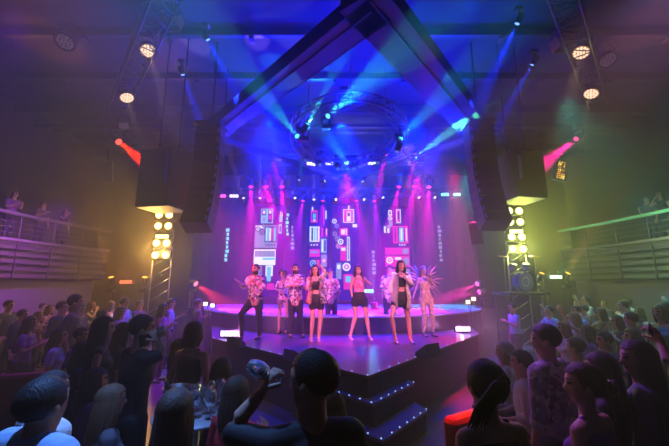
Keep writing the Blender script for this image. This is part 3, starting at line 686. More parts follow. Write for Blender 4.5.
H_BLK = hairmat('hair_black', (.012, .01, .01)); H_BRN = hairmat('hair_brown', (.07, .035, .02)); H_LT = hairmat('hair_light_brown', (.22, .12, .06)); H_WHT = hairmat('hair_white', (.75, .73, .72)); H_BLD = hairmat('hair_blonde', (.5, .32, .14))
def sweep(bm, pts, rads, side, n=14, mi=0):
    """closed tapering tube with elliptical sections and rounded ends; rads = (half width along side, half depth)"""
    pts = [V(p) for p in pts]; side = V(side); N = len(pts)
    rings = []
    def ring(p, d, rx, ry):
        z = d.normalized(); x = side-z*side.dot(z)
        if x.length < 1e-3: x = V((0, 0, 1)) if abs(z.z) < .9 else V((1, 0, 0)); x = x-z*x.dot(z)
        x.normalize(); y = z.cross(x)
        return [bm.verts.new(p+x*math.cos(2*PI*k/n)*rx+y*math.sin(2*PI*k/n)*ry) for k in range(n)]
    rr = [(r, r) if not isinstance(r, (tuple, list)) else r for r in rads]
    d0 = (pts[1]-pts[0]); d1 = pts[-1]-pts[-2]
    m0 = min(rr[0]); m1 = min(rr[-1])
    for t in (80, 50, 25): rings.append(ring(pts[0]-d0.normalized()*m0*math.sin(R(t))*.8, d0, rr[0][0]*math.cos(R(t)), rr[0][1]*math.cos(R(t))))
    for i, p in enumerate(pts): rings.append(ring(p, pts[min(i+1, N-1)]-pts[max(i-1, 0)], *rr[i]))
    for t in (25, 50, 80): rings.append(ring(pts[-1]+d1.normalized()*m1*math.sin(R(t))*.8, d1, rr[-1][0]*math.cos(R(t)), rr[-1][1]*math.cos(R(t))))
    for a, b in zip(rings, rings[1:]):
        for k in range(n): f = bm.faces.new((a[k], a[(k+1) % n], b[(k+1) % n], b[k])); f.material_index = mi; f.smooth = True
    f = bm.faces.new(rings[0][::-1]); f.material_index = mi; f = bm.faces.new(rings[-1]); f.material_index = mi
def ball(bm, c, r, Q=None, n=14, mi=0):
    M = Matrix.Translation(V(c)) @ ((Q.to_4x4()) if Q else Matrix()) @ Matrix.Diagonal((*((r, r, r) if not isinstance(r, (tuple, list)) else r), 1))
    g = bmesh.ops.create_uvsphere(bm, u_segments=n, v_segments=n*2//3, radius=1, matrix=M)
    for v in g['verts']:
        for f in v.link_faces: f.material_index = mi; f.smooth = True
def remesh(bm, vox, name='m', smooth=2):
    me = bpy.data.meshes.new(name); bmesh.ops.recalc_face_normals(bm, faces=bm.faces[:]); bm.to_mesh(me); bm.free()
    o = bpy.data.objects.new(name, me); C.objects.link(o)
    md = o.modifiers.new('r', 'REMESH'); md.mode = 'VOXEL'; md.voxel_size = vox; md.use_smooth_shade = True
    if smooth: ms = o.modifiers.new('s', 'SMOOTH'); ms.iterations = smooth; ms.factor = .5
    dg = bpy.context.evaluated_depsgraph_get(); dg.update()
    out = bpy.data.meshes.new_from_object(o.evaluated_get(dg))
    bpy.data.objects.remove(o); bpy.data.meshes.remove(me)
    return out
def meshobj(name, me, mats, parent):
    if not isinstance(mats, (list, tuple)): me.materials.clear(); mats = [mats]
    for m in mats: me.materials.append(m)
    for p in me.polygons: p.use_smooth = True
    o = bpy.data.objects.new(name, me); C.objects.link(o); o.parent = parent; return o
def hand(bm, wrist, d, palm_n, s, curl, mi=0, spread=1.0, left=False):
    """palm, four unequal bent fingers and a thumb leaving the side of the palm; d = direction of the fingers, palm_n = the way the palm faces"""
    d = V(d).normalized(); pn = V(palm_n); pn = (pn-d*pn.dot(d)).normalized(); sd = d.cross(pn)*(-1 if left else 1)
    w = V(wrist)
    sweep(bm, [w-d*.02*s, w+d*.03*s, w+d*.075*s, w+d*.09*s], [(.026*s, .018*s), (.036*s, .016*s), (.042*s, .014*s), (.036*s, .011*s)], sd, 12, mi)
    for i, (off, L) in enumerate(((-.031, .068), (-.0105, .078), (.0105, .073), (.031, .056))):
        b = w+d*.085*s+sd*off*s; a1 = R(curl*.5); a2 = R(curl*1.25); a3 = R(curl*1.9); fd = (d+sd*off*3*spread).normalized()
        p1 = b+(fd*math.cos(a1)+pn*math.sin(a1))*L*.45*s; p2 = p1+(fd*math.cos(a2)+pn*math.sin(a2))*L*.32*s; p3 = p2+(fd*math.cos(a3)+pn*math.sin(a3))*L*.25*s
        sweep(bm, [b-fd*.015*s, p1, p2, p3], [.0095*s, .009*s, .008*s, .0065*s], sd, 8, mi)
    b = w+d*.03*s-sd*.03*s; t1 = b+(d*.7-sd*.8+pn*.35).normalized()*.04*s; t2 = t1+(d*.9-sd*.2+pn*(.3+curl/90)).normalized()*.03*s
    sweep(bm, [b, t1, t2], [.013*s, .011*s, .009*s], pn, 8, mi)
def lerp(a, b, t): return a+(b-a)*t
def figure(J, s, F, label, skin=SKIN, female=False, hair=('short', H_BLK), wear=(), vox=.014, heads=1.0, hands=None, tilt=None, group=None, name='person', loc=None, beard=False, face=True):
    """J joints in world metres; s = size against a 1.75 m adult; F = where the face looks"""
    F = V(F).normalized()
    base = V(loc) if loc is not None else V(((J['anL'].x+J['anR'].x)/2, (J['anL'].y+J['anR'].y)/2, min(J['anL'].z, J['anR'].z)-.07*s))
    root = thing(name, label, 'person', base, group)
    J = {k: V(v)-base for k, v in J.items()}
    hipc = (J['hipL']+J['hipR'])/2; shc = (J['shL']+J['shR'])/2; sside = (J['shR']-J['shL']).normalized(); hside = (J['hipR']-J['hipL']).normalized()
    up = (shc-hipc).normalized(); k = s
    hd = J['head']; upv = V(tilt) if tilt else V((0, 0, 1))
    fw = (F-upv*F.dot(upv)).normalized(); rt_ = fw.cross(upv).normalized(); QH = Matrix((rt_, fw, upv)).transposed()
    sw = (J['shR']-J['shL']).length/2
    # torso section stations along hip->shoulder
    if female: ST = [(-.16, .13, .10), (0, .168, .118), (.22, .15, .105), (.45, .118, .085), (.68, .135, .11), (.84, .145, .108), (1.0, .12, .08)]
    else: ST = [(-.16, .125, .10), (0, .155, .112), (.22, .15, .108), (.45, .145, .105), (.68, .165, .118), (.84, .172, .11), (1.0, .14, .08)]
    def tpt(t): return hipc+(shc-hipc)*t
    def trad(t):
        for (a, x0, y0), (b, x1, y1) in zip(ST, ST[1:]):
            if t <= b: q = max(0, (t-a)/(b-a)); return (lerp(x0, x1, q), lerp(y0, y1, q))
        return ST[-1][1:]
    fwd_t = sside.cross(up)*-1
    if fwd_t.dot(F) < 0 and abs(fwd_t.dot(F)) > .3: pass
    def torso(bm, t0, t1, ex, mi=0, n=7):
        ts = [lerp(t0, t1, i/(n-1)) for i in range(n)]
        sweep(bm, [tpt(t) for t in ts], [((trad(t)[0]+ex)*k, (trad(t)[1]+ex)*k) for t in ts], lerp(hside, sside, .5), 20, mi)
    LEGR = (.088, .062, .058, .05, .036); ff = 1.0 if not female else .97
    def leg(bm, S_, t1, ex, mi=0):          # t1 0..2: 1 = knee, 2 = ankle
        h, kn, an = J['hip'+S_], J['kn'+S_], J['an'+S_]
        P = [(0, h, .092), (.5, lerp(h, kn, .5), .078), (.95, kn, .056), (1.3, lerp(kn, an, .3), .058), (1.6, lerp(kn, an, .6), .046), (2.0, an, .034)]
        pts = []; rad = []
        for (a, p, r), (b, q, r2) in zip(P, P[1:]):
            pts.append(p); rad.append((r*ff+ex)*k)
            if t1 <= b: u = (t1-a)/(b-a); pts.append(lerp(p, q, u)); rad.append((lerp(r, r2, u)*ff+ex)*k); break
        sweep(bm, pts, rad, hside, 14, mi)
    fa_ = .86 if female else 1
    def arm(bm, S_, t1, ex, mi=0, t0=0):
        h, el, wr = J['sh'+S_], J['el'+S_], J['ha'+S_]
        P = [(0, h, .054), (.5, lerp(h, el, .5), .046), (1, el, .038), (1.35, lerp(el, wr, .35), .039), (2, wr, .026)]
        pts = []; rad = []
        for (a, p, r), (b, q, r2) in zip(P, P[1:]):
            pts.append(p); rad.append((r*fa_+ex)*k)
            if t1 <= b: u = (t1-a)/(b-a); pts.append(lerp(p, q, u)); rad.append((lerp(r, r2, u)*fa_+ex)*k); break
        sweep(bm, pts, rad, V((.3, .5, .8)), 12, mi)
    # ---- body
    bm = NB(); torso(bm, -.12, .97, 0, 0, 9)
    sweep(bm, [J['shL'], lerp(shc, hipc, -.02), J['shR']], [.054*k*fa_, (.07*k, .065*k), .054*k*fa_], up, 12)
    nb = lerp(shc, hipc, .04); sweep(bm, [nb, nb*.4+(hd-upv*.1*k)*.6, hd-upv*.05*k], [(.075*k, .07*k), .055*k*(.92 if female else 1.28), .055*k*(.92 if female else 1.22)], sside, 14)
    sweep(bm, [hd-upv*.085*k*heads+fw*.035*k, hd-upv*.04*k+fw*.025*k, hd+upv*.03*k+fw*.01*k, hd+upv*.07*k], [(.04*k*heads, .045*k*heads), (.062*k*heads, .07*k*heads), (.074*k*heads, .088*k*heads), (.066*k*heads, .078*k*heads)], rt_, 20)
    ball(bm, hd+upv*.03*k-fw*.01*k, (.077*k*heads, .098*k*heads, .092*k*heads), QH, 20)
    sweep(bm, [hd+fw*.085*k+upv*.02*k, hd+fw*.103*k-upv*.02*k], [(.009*k, .012*k), (.016*k, .014*k)], rt_, 8)
    for sg in (-1, 1): ball(bm, hd+rt_*sg*.084*k*heads-fw*.005*k, (.014*k, .024*k, .033*k), QH, 10)
    if female:
        for sg in (-1, 1): ball(bm, tpt(.72)+sside*sg*.07*k+fwd_t*.085*k, .058*k, None, 12)
    for S_ in 'LR':
        leg(bm, S_, 2, 0); arm(bm, S_, 2, 0)
        an = J['an'+S_]; fd = V(J['toe'+S_]) if ('toe'+S_) in J else None
        if fd is None: fd = V((F.x, F.y, 0)).normalized()
        else: fd = (fd+base-base); fd = fd-an; fd.z = 0; fd.normalize()
        heel = an-fd*.03*k; heel.z = an.z-.045*k; toe = an+fd*.17*k; toe.z = an.z-.052*k
        sweep(bm, [an+V((0, 0, .01)), heel*.5+an*.5, heel*.3+toe*.3+an*.4], [.035*k, .036*k, .035*k], hside, 10)
        sweep(bm, [heel, lerp(heel, toe, .5), toe], [(.03*k, .03*k), (.04*k, .026*k), (.034*k, .014*k)], V((0, 0, 1)).cross(fd), 12)
    me = remesh(bm, vox, name)
    # face colours by position
    bm = NB(); bm.from_mesh(me); bpy.data.meshes.remove(me)
    for f in bm.faces: f.material_index = 0; f.smooth = True
    if face:
        for f in bm.faces:
            q = f.calc_center_median()-hd
            if q.length > .16*k: continue
            x, y, z = q.dot(rt_)/k, q.dot(fw)/k, q.dot(upv)/k
            if y > .05 and abs(abs(x)-.031) < .016 and abs(z-.022) < .0095: f.material_index = 1
            elif y > .05 and abs(abs(x)-.032) < .018 and abs(z-.042) < .005: f.material_index = 3
            elif y > .06 and abs(x) < .024 and abs(z+.048) < .008: f.material_index = 2
            elif beard and y > -.02 and z < -.03 and z > -.14: f.material_index = 3
    hands = hands or {}
    for S_ in 'LR':
        w_, e_ = J['ha'+S_], J['el'+S_]; o = hands.get(S_, {})
        d = V(o['d']) if 'd' in o else (w_-e_)
        pn = V(o['n']) if 'n' in o else (hipc-w_)
        hand(bm, w_, d, pn, k*o.get('s', 1), o.get('curl', 25), 0, 1, S_ == 'R')
    me = bpy.data.meshes.new(name); bm.to_mesh(me); bm.free()
    body = meshobj('body', me, [skin, EYE, LIP, hair[1]], root)
    # ---- clothes
    for wdef in wear:
        kind, m = wdef[0], wdef[1]; ex = .012; bm = NB(); nm = kind
        if kind in ('tshirt', 'shirt', 'jacket', 'tank', 'dress', 'coat', 'polo'):
            e2 = ex+(.012 if kind in ('shirt', 'jacket', 'coat') else 0)
            lo = {'tshirt': -.02, 'polo': -.02, 'shirt': -.1, 'jacket': -.05, 'tank': .05, 'dress': -.1, 'coat': -.15}[kind]
            torso(bm, lo, .93 if kind != 'tank' else .86, e2, 0, 9)
            if female: 
                for sg in (-1, 1): ball(bm, tpt(.72)+sside*sg*.07*k+fwd_t*.085*k, .064*k, None, 12)
            if kind != 'tank': sweep(bm, [J['shL'], lerp(shc, hipc, -.0), J['shR']], [(.054+e2)*k*fa_, ((.074+e2)*k, (.055+e2)*k), (.054+e2)*k*fa_], up, 12)
            else:
                for sg, S_ in ((-1, 'L'), (1, 'R')): sweep(bm, [lerp(shc, J['sh'+S_], .55)-up*.02*k, lerp(shc, J['sh'+S_], .55)+up*.058*k], [.03*k, .022*k], sside, 10)
            al = {'tshirt': .62, 'polo': .62, 'shirt': 1.9, 'jacket': 1.7, 'tank': 0, 'dress': .0, 'coat': 1.85}[kind]
            if len(wdef) > 2: al = wdef[2]
            if al:
                for S_ in 'LR': arm(bm, S_, al, e2)
            if kind == 'dress':
                b = hipc-up*.42*k; sweep(bm, [hipc, hipc-up*.2*k, b], [(.19*k, .14*k), (.2*k, .15*k), (.19*k, .16*k)], hside, 20)
            nm = {'tshirt': 'shirt', 'polo': 'shirt', 'tank': 'top'}.get(kind, kind)
        elif kind == 'top': torso(bm, wdef[2] if len(wdef) > 2 else .5, .82, ex-.003, 0, 6); [ball(bm, tpt(.72)+sside*sg*.07*k+fwd_t*.085*k, .066*k, None, 12) for sg in (-1, 1)]
        elif kind == 'shorts': torso(bm, -.14, .25, ex, 0, 6); [leg(bm, S_, .35, ex) for S_ in 'LR']
        elif kind == 'bodysuit':
            torso(bm, -.14, .86, .008, 0, 9); [ball(bm, tpt(.72)+sside*sg*.07*k+fwd_t*.085*k, .065*k, None, 12) for sg in (-1, 1)]
            if len(wdef) > 2: 
                for S_ in 'LR': arm(bm, S_, wdef[2], .008)
                sweep(bm, [J['shL'], lerp(shc, hipc, -.0), J['shR']], [.058*k, (.07*k, .06*k), .058*k], up, 12)
        elif kind == 'catsuit':
            torso(bm, -.14, .8, .008, 0, 9); [leg(bm, S_, 1.9, .008) for S_ in 'LR']; [ball(bm, tpt(.72)+sside*sg*.07*k+fwd_t*.085*k, .065*k, None, 12) for sg in (-1, 1)]
        elif kind == 'trousers': torso(bm, -.14, .2, ex, 0, 6); [leg(bm, S_, 1.97, ex+.006) for S_ in 'LR']
        elif kind == 'open_jacket':        # a shell open at the front, with sleeves
            o = wdef[3] if len(wdef) > 3 else -.35
            for sg, S_ in ((-1, 'L'), (1, 'R')):
                sweep(bm, [J['sh'+S_]-up*.005, J['sh'+S_]+up*.01], [.078*k, .07*k], sside, 12)
                arm(bm, S_, wdef[2], .026)
            bm2 = NB(); NA, NZ = 26, 10; fwq = (V((F.x, F.y, 0)).normalized()*.4+(up.cross(sside)*1.0)).normalized()
            fwq = fwq if fwq.dot(F) > 0 else -fwq
            fwq = (fwq-sside*fwq.dot(sside)).normalized(); gr = []
            for i in range(NZ+1):
                t = lerp(1.04, o, i/NZ); rx, ry = trad(max(t, -.16)); fl_ = 1+max(0, .5-t)*.32; row = []
                for q in range(NA+1):
                    a = lerp(R(24), R(336), q/NA)
                    w_ = 1+.03*math.sin(q*1.7+i*.4)
                    row.append(bm2.verts.new(tpt(t)+fwq*math.cos(a)*(ry+.05)*k*fl_*w_+sside*math.sin(a)*(rx+.055)*k*fl_*w_))
                gr.append(row)
            for ra, rb in zip(gr, gr[1:]):
                for q in range(NA): bm2.faces.new((ra[q], rb[q], rb[q+1], ra[q+1]))
            bmesh.ops.solidify(bm2, geom=bm2.faces[:], thickness=.02*k)
            m3 = bpy.data.meshes.new('t'); bm2.to_mesh(m3); bm2.free(); bm.from_mesh(m3); bpy.data.meshes.remove(m3)
            nm = 'jacket'
        elif kind == 'shoes' or kind == 'heels':
            nm = 'shoe'
        if nm == 'shoe':
            bm.free()
            for S_ in 'LR':
                bm = NB(); an = J['an'+S_]; fd = V((F.x, F.y, 0)).normalized()
                if 'toe'+S_ in J: fd = J['toe'+S_]-an; fd.z = 0; fd.normalize()
                heel = an-fd*.03*k; heel.z = an.z-.05*k; toe = an+fd*.175*k; toe.z = an.z-.055*k
                if kind == 'shoes': sweep(bm, [heel, lerp(heel, toe, .5), toe], [(.038*k, .036*k), (.047*k, .034*k), (.04*k, .022*k)], V((0, 0, 1)).cross(fd), 12)
                else:
                    sweep(bm, [heel-V((0, 0, .01)), lerp(heel, toe, .5)-V((0, 0, .012)), toe-V((0, 0, .01))], [(.034*k, .014), (.042*k, .014), (.036*k, .014)], V((0, 0, 1)).cross(fd), 12)
                    sweep(bm, [heel-fd*.01, heel-fd*.012-V((0, 0, .05*k))], [.016, .008], fd, 8); sweep(bm, [toe-fd*.03-V((0, 0, .02)), toe-fd*.03-V((0, 0, .03*k))], [.035*k, .034*k], fd, 10)
                    tube(bm, [an+V((math.cos(q*PI/6), math.sin(q*PI/6), 0))*.042*k for q in range(12)], .008, 6, closed=True)
                obj('shoe', bm, m, root, True)
            continue
        if kind == 'open_jacket': obj(nm, bm, m, root, True)
        else: meshobj(nm, remesh(bm, max(.011, vox*.9), nm, 2), m, root)
    # ---- hair
    hk, hm = hair[0], hair[1]
    if hk != 'bald':
        bm = NB(); hh = heads
        r0 = (.08*k*hh, .1*k*hh, .096*k*hh) if hk in ('short', 'buzz') else (.084*k*hh, .104*k*hh, .1*k*hh) if hk != 'curly' else (.11*k, .12*k, .115*k)
        seed = abs(hash(label)) % 97 if 0 else sum(map(ord, label)) % 97
        # cap: a sphere cut away over the face and below the nape
        nlat, nlon = 16, 40; rows = []
        cen = hd+upv*.035*k-fw*.014*k
        low = {'short': -.62, 'buzz': -.55}.get(hk, -.72); ear = {'short': -.3, 'buzz': -.2}.get(hk, -.4)
        for i in range(nlat+1):
            row = []
            for j in range(nlon):
                ph = 2*PI*j/nlon; fr_ = math.cos(ph)      # ph = 0 at the front
                zmin = .42 if fr_ > .58 else (lerp(ear, .42, (fr_-.36)/.22) if fr_ > .36 else (ear if fr_ > -.1 else lerp(ear, low, min(1, (-fr_-.1)/.15))))
                zz = 1-(1-zmin)*(i/nlat); zz = max(-1, min(1, zz)); rr_ = math.sqrt(max(0, 1-zz*zz))*(1-.22*max(0, -zz-.15) if hk in ('short', 'buzz') else 1)
                amp = 1+.03*noise.noise(V((j*.5, i*.12, seed)))+(.12*noise.noise(V((j*.9, i*.9, seed))) if hk == 'curly' else 0)+(.025*math.sin(j*2.2+seed)*(i/nlat) if hk in ('long', 'wavy', 'pony', 'bun') else 0)
                row.append(bm.verts.new(cen+rt_*math.sin(ph)*rr_*r0[0]*amp+fw*math.cos(ph)*rr_*r0[1]*amp+upv*zz*r0[2]*amp))
            rows.append(row)
        for a, b in zip(rows, rows[1:]):
            for j in range(nlon): f = bm.faces.new((a[j], b[j], b[(j+1) % nlon], a[(j+1) % nlon])); f.smooth = True
        bmesh.ops.remove_doubles(bm, verts=rows[0], dist=1e-5)
        bmesh.ops.solidify(bm, geom=bm.faces[:], thickness=.012*k)
        if hk in ('long', 'wavy'):
            L = hair[2] if len(hair) > 2 else .42
            nl = 15
            for j in range(nl):
                a = R(68+j*224/(nl-1)); x = math.sin(a); y = math.cos(a)
                p0 = cen+rt_*x*r0[0]*.9+fw*y*r0[1]*.9+upv*.03*k
                p1 = cen+rt_*x*.092*k+fw*y*.105*k-upv*.08*k
                wob = .02*math.sin(j*1.9+seed) if hk == 'wavy' else .006*math.sin(j*2.7+seed)
                p2 = cen+rt_*x*(.10+wob)*k+fw*(y*.105-.02)*k-upv*L*.5*k
                p3 = cen+rt_*x*(.085+wob*2)*k+fw*(y*.09-.03)*k-upv*L*(.92+.1*math.sin(j*3.1))*k
                sweep(bm, [p0, p1, p2, p3], [(.026*k, .018*k), (.03*k, .02*k), (.027*k, .018*k), (.01*k, .008*k)], rt_*y-fw*x, 8)
        if hk == 'pony':
            b = cen-fw*.1*k+upv*.03*k; L = hair[2] if len(hair) > 2 else .3; sdv = V(hair[3]) if len(hair) > 3 else V((0, 0, 0))
            for j in range(7):
                o = rt_*(j-3)*.009*k
                sweep(bm, [b+o*.3, b-fw*.05*k+o+sdv*.3, b-fw*.06*k-upv*L*.5*k+o*1.6+sdv, b-fw*.04*k-upv*L*k*(.9+.03*(j % 3))+o*2+sdv*1.2], [.012*k, .015*k, .013*k, .004*k], rt_, 8)
            tube(bm, [b-fw*.03*k+(rt_*math.cos(q*PI/5)+upv*math.sin(q*PI/5))*.03*k for q in range(10)], .008*k, 6, closed=True)
        if hk == 'bun':
            b = cen-fw*.1*k-upv*.03*k
            for q in range(10):
                a = q*2*PI/10; sweep(bm, [b-fw*.035*k+(rt_*math.cos(a)+upv*math.sin(a))*.025*k, b-fw*.05*k+(rt_*math.cos(a+.9)+upv*math.sin(a+.9))*.03*k], [.022*k, .02*k], fw, 8)
        bmesh.ops.recalc_face_normals(bm, faces=bm.faces[:])
        obj('hair', bm, hm, root, True)
    return root
def prop_mic(at_, d, root, nm='microphone'):
    pass
# ================================================================ DANCERS
def dancer(px, Y, label, **kw):
    """px: joints read off the photograph at the depth Y of the feet; dy: small depth offsets"""
    dy = kw.pop('dy', {}); J = {}
    for k_, (x, y) in px.items(): J[k_] = atY(x, y, Y+dy.get(k_, 0))
    for S_ in 'LR': J['an'+S_].z = ZS+.075+(.05 if kw.get('high') else 0)
    kw.pop('high', None)
    F_ = kw.pop('F', (0, -1, 0))
    return figure(J, kw.pop('s', 1.0), F_, label, **kw)
FLOR = fabric_print('floral_print', [(.85, .75, .75), (.75, .12, .2), (.05, .05, .08), (.8, .45, .3), (.2, .35, .2), (.9, .85, .8), (.3, .08, .25)], 22)
FLOR2 = fabric_print('floral_print_green', [(.55, .7, .5), (.8, .3, .35), (.05, .08, .08), (.3, .5, .3), (.85, .8, .7)], 30)
SPARK = fabric_print('sparkle_print', [(.8, .6, .45), (.55, .35, .25), (.9, .8, .65), (.6, .4, .3)], 34)
GOLDW = fabric_print('cream_gold_print', [(.97, .96, .88), (.95, .88, .6), (.97, .95, .9), (.97, .96, .9), (.97, .95, .88), (.6, .5, .3), (.97, .95, .9), (.95, .92, .75)], 22)
BLKF = mat('black_cloth', (.015, .015, .02), .7); DKT = mat('dark_trousers', (.02, .02, .03), .75); SHOE = mat('black_shoe', (.02, .02, .02), .35); PINKT = fabric_print('pink_top', [(.9, .2, .35), (.95, .4, .5), (.8, .1, .25)], 22); NUDE = mat('nude_shoe', (.7, .45, .35), .4)
yd = lambda py: atZ(340, py, ZS).y
d1 = dancer(dict(head=(255.5, 269.5), shL=(249.3, 278.5), shR=(261.3, 278.5), elL=(244.5, 288), haL=(239.5, 282.5), elR=(264, 287.5), haR=(258, 290), hipL=(252, 301), hipR=(259, 301), knL=(241, 314), knR=(259, 320), anL=(241.5, 334), anR=(259.5, 336.5)), yd(339), 'dancer in bright floral shirt at far left, one arm out and legs wide', dy=dict(elL=-.1, haL=-.3, elR=-.1, haR=-.3, knL=-.15), F=(-.35, -1, .05), beard=True, wear=(('shirt', FLOR, 1.4), ('trousers', DKT), ('shoes', SHOE)), hands={'L': dict(d=(-.8, -.3, .6), n=(0, -.5, 1), curl=15)})
d2 = dancer(dict(head=(283, 274.5), shL=(278.5, 282.5), shR=(288, 282.5), elL=(275, 289), haL=(281, 291), elR=(292, 289), haR=(285, 290), hipL=(280.3, 299), hipR=(286.5, 299), knL=(279.5, 314.5), knR=(286.5, 314.5), anL=(279, 330), anR=(286.5, 330)), yd(333), 'curly-haired dancer in floral bodysuit, second from the left', dy=dict(elL=-.1, haL=-.3, elR=-.1, haR=-.3), female=True, s=.93, hair=('curly', H_BRN), wear=(('bodysuit', FLOR, .6), ('heels', SHOE)), F=(-.2, -1, 0))
d3 = dancer(dict(head=(295.5, 269), shL=(289, 277.5), shR=(302, 277.5), elL=(286, 287), haL=(293, 285), elR=(304, 287), haR=(297, 284.5), hipL=(292, 301), hipR=(299.3, 301), knL=(291.5, 318), knR=(300, 318), anL=(290, 334), anR=(302, 334.5)), yd(337), 'bearded dancer in floral shirt and dark trousers, hands together at the chest', dy=dict(elL=-.1, haL=-.32, elR=-.1, haR=-.32), F=(.3, -1, 0), beard=True, wear=(('shirt', FLOR, 1.4), ('trousers', DKT), ('shoes', SHOE)), hands={'L': dict(curl=60), 'R': dict(curl=60)})
d4 = dancer(dict(head=(315, 270.5), shL=(309.8, 279.5), shR=(320.8, 279), elL=(307.5, 289), haL=(311.5, 283), elR=(326, 272.5), haR=(319.5, 264.5), hipL=(312.5, 301.5), hipR=(320.5, 301.5), knL=(312.5, 320), knR=(320.5, 320), anL=(311, 337), anR=(318.5, 339.5)), yd(341), 'dancer in black bra and shorts under a green floral jacket, hand raised to her head', dy=dict(elL=-.1, haL=-.28, haR=-.05), female=True, s=.99, hair=('wavy', H_BLK, .42), wear=(('top', BLKF, .6), ('shorts', BLKF), ('open_jacket', FLOR2, 1.2, -.1), ('heels', NUDE)), F=(.1, -1, 0))
d5 = dancer(dict(head=(330.5, 274), shL=(326, 281.5), shR=(336, 281.5), elL=(323, 290), haL=(326, 295), elR=(339, 290), haR=(338, 297), hipL=(328, 300), hipR=(334, 300), knL=(328, 315), knR=(335, 315), anL=(327, 329), anR=(337, 329)), yd(331), 'dancer in floral shirt half hidden between the two women in the middle', beard=False, s=.95, wear=(('shirt', FLOR, 1.4), ('trousers', DKT), ('shoes', SHOE)), F=(.4, -1, 0))
d6 = dancer(dict(head=(358, 270.5), shL=(353.2, 278.3), shR=(363.4, 278.3), elL=(350.8, 287.5), haL=(351.7, 295), elR=(370.5, 284.5), haR=(363, 278), hipL=(355, 299), hipR=(363.5, 299), knL=(355.5, 316.5), knR=(366.5, 317), anL=(350, 335.5), anR=(369.5, 336)), yd(339), 'singer in pink top and black shorts holding a microphone to her mouth', dy=dict(elR=-.1, haR=-.22), female=True, s=.97, hair=('long', H_BLK, .42), wear=(('top', PINKT, .38), ('shorts', BLKF), ('heels', NUDE)), F=(.25, -1, -.05), hands={'R': dict(curl=75)})
d7 = dancer(dict(head=(401, 266.5), shL=(395.2, 275.5), shR=(407, 275.5), elL=(390.3, 284), haL=(391, 293), elR=(412, 285), haR=(405, 276), hipL=(396.3, 299.5), hipR=(405.5, 299.5), knL=(391.5, 317), knR=(408.5, 320.5), anL=(395.5, 338), anR=(411, 340.5)), yd(343), 'singer in cream and gold coat over black shorts, knee bent, nearest on the stage', dy=dict(elR=-.1, haR=-.24, knL=-.2), female=True, s=1.03, hair=('long', H_BLK, .25), wear=(('top', BLKF, .6), ('shorts', BLKF), ('open_jacket', mat('cream_satin', (.98, .95, .8), .35, 0, 0, 60, .12), 1.85, -.38), ('heels', SHOE)), F=(.1, -1, -.03), hands={'R': dict(curl=75)})
d8 = dancer(dict(head=(423.5, 271), shL=(418.2, 279), shR=(428.3, 278.5), elL=(416, 288), haL=(413.5, 296.5), elR=(434, 285.5), haR=(429.5, 278), hipL=(422, 299), hipR=(430, 299), knL=(424.5, 316), knR=(432, 316), anL=(423.5, 333.5), anR=(433, 334)), yd(336), 'singer in glittering nude catsuit with a microphone, rightmost on the stage', dy=dict(elR=-.1, haR=-.22), female=True, s=.95, hair=('long', H_LT, .4), wear=(('catsuit', SPARK), ('heels', SHOE)), F=(.35, -1, .02), hands={'R': dict(curl=75)})
d9 = dancer(dict(head=(389.5, 270), shL=(384, 278), shR=(394.5, 278), elL=(381.5, 287), haL=(382, 295), elR=(397, 287), haR=(396, 295), hipL=(386.5, 299), hipR=(392.5, 299), knL=(386, 314), knR=(393.5, 314), anL=(386, 329), anR=(395, 329)), yd(331), 'dancer in dark floral shirt half hidden behind the singer in the cream coat', s=.97, wear=(('shirt', FLOR, 1.5), ('trousers', DKT), ('shoes', SHOE)), F=(-.3, -1, 0))
def mic(p, d, label):
    t = thing('microphone', label, 'microphone', p)
    bm = NB(); lathe(bm, [(0, -.15), (.012, -.15), (.018, 0), (0, 0)], (0, 0, 0), d, 10); obj('handle', bm, SHOE, t)
    bm = NB(); ball(bm, V(d).normalized()*.02, .027, None, 10); obj('mesh_head', bm, mat('mic_mesh', (.4, .4, .42), .3, .9), t)
mic(atY(359.5, 274, yd(339)-.28), (-.5, .3, .5), 'microphone held by the singer in the pink top')
mic(atY(402.5, 271, yd(343)-.27), (-.5, .3, .5), 'microphone held by the singer in the cream coat')
mic(atY(426, 274, yd(336)-.26), (-.6, .3, .4), 'microphone held by the singer in the nude catsuit')
# frilly wings of feathers behind the rightmost singer
bm = NB(); b0 = atY(425, 283, yd(336)+.15)
for sg in (-1, 1):
    for k in range(9):
        a = R(-50+k*14); L = .5+.08*math.sin(k*2)
        p = V((sg*math.cos(a)*L, .12+.03*k % .1, math.sin(a)*L+.05)); tube(bm, [V((sg*.04, .1, 0)), p*.6+V((0, .02, .05)), p], [.012, .03, .004], 6)
o = obj('wings', bm, mat('organza', (.55, .35, .4), .6), d8, True); o.location = b0-d8.location
# stage monitors
def monitor(px, py, rz, label, sc=.6):
    g = atZ(px, py, ZS); t = thing('stage_monitor', label, 'stage monitor', g); t.rotation_euler = (0, 0, rz); t.scale = (sc, sc, sc)
    bm = NB(); vs_ = [(-.28, -.2), (.28, -.2), (.28, .2), (-.28, .2)]
    lo = [bm.verts.new((x, y, 0)) for x, y in vs_]; hi = [bm.verts.new((x, y*.75+(.03 if y > 0 else .0), .1 if y > 0 else .33)) for x, y in vs_]
    bm.faces.new(lo[::-1]); bm.faces.new(hi)
    for i in range(4): bm.faces.new((lo[i], lo[(i+1) % 4], hi[(i+1) % 4], hi[i]))
    bmesh.ops.recalc_face_normals(bm, faces=bm.faces[:]); obj('cabinet', bm, GR, t)
    bm = NB(); rot = Matrix.Rotation(R(-35), 3, 'X'); box(bm, (0, .0, .225), (.5, .34, .012), rot); obj('grille', bm, mat('grille', (0, 0, 0)), t)
monitor(293, 360, R(-45), 'black wedge monitor on the left edge of the stage point', .55)
monitor(428, 356, R(38), 'black wedge monitor on the right edge of the stage point', .7)
monitor(236, 347, R(-20), 'black wedge monitor on the left corner of the stage')
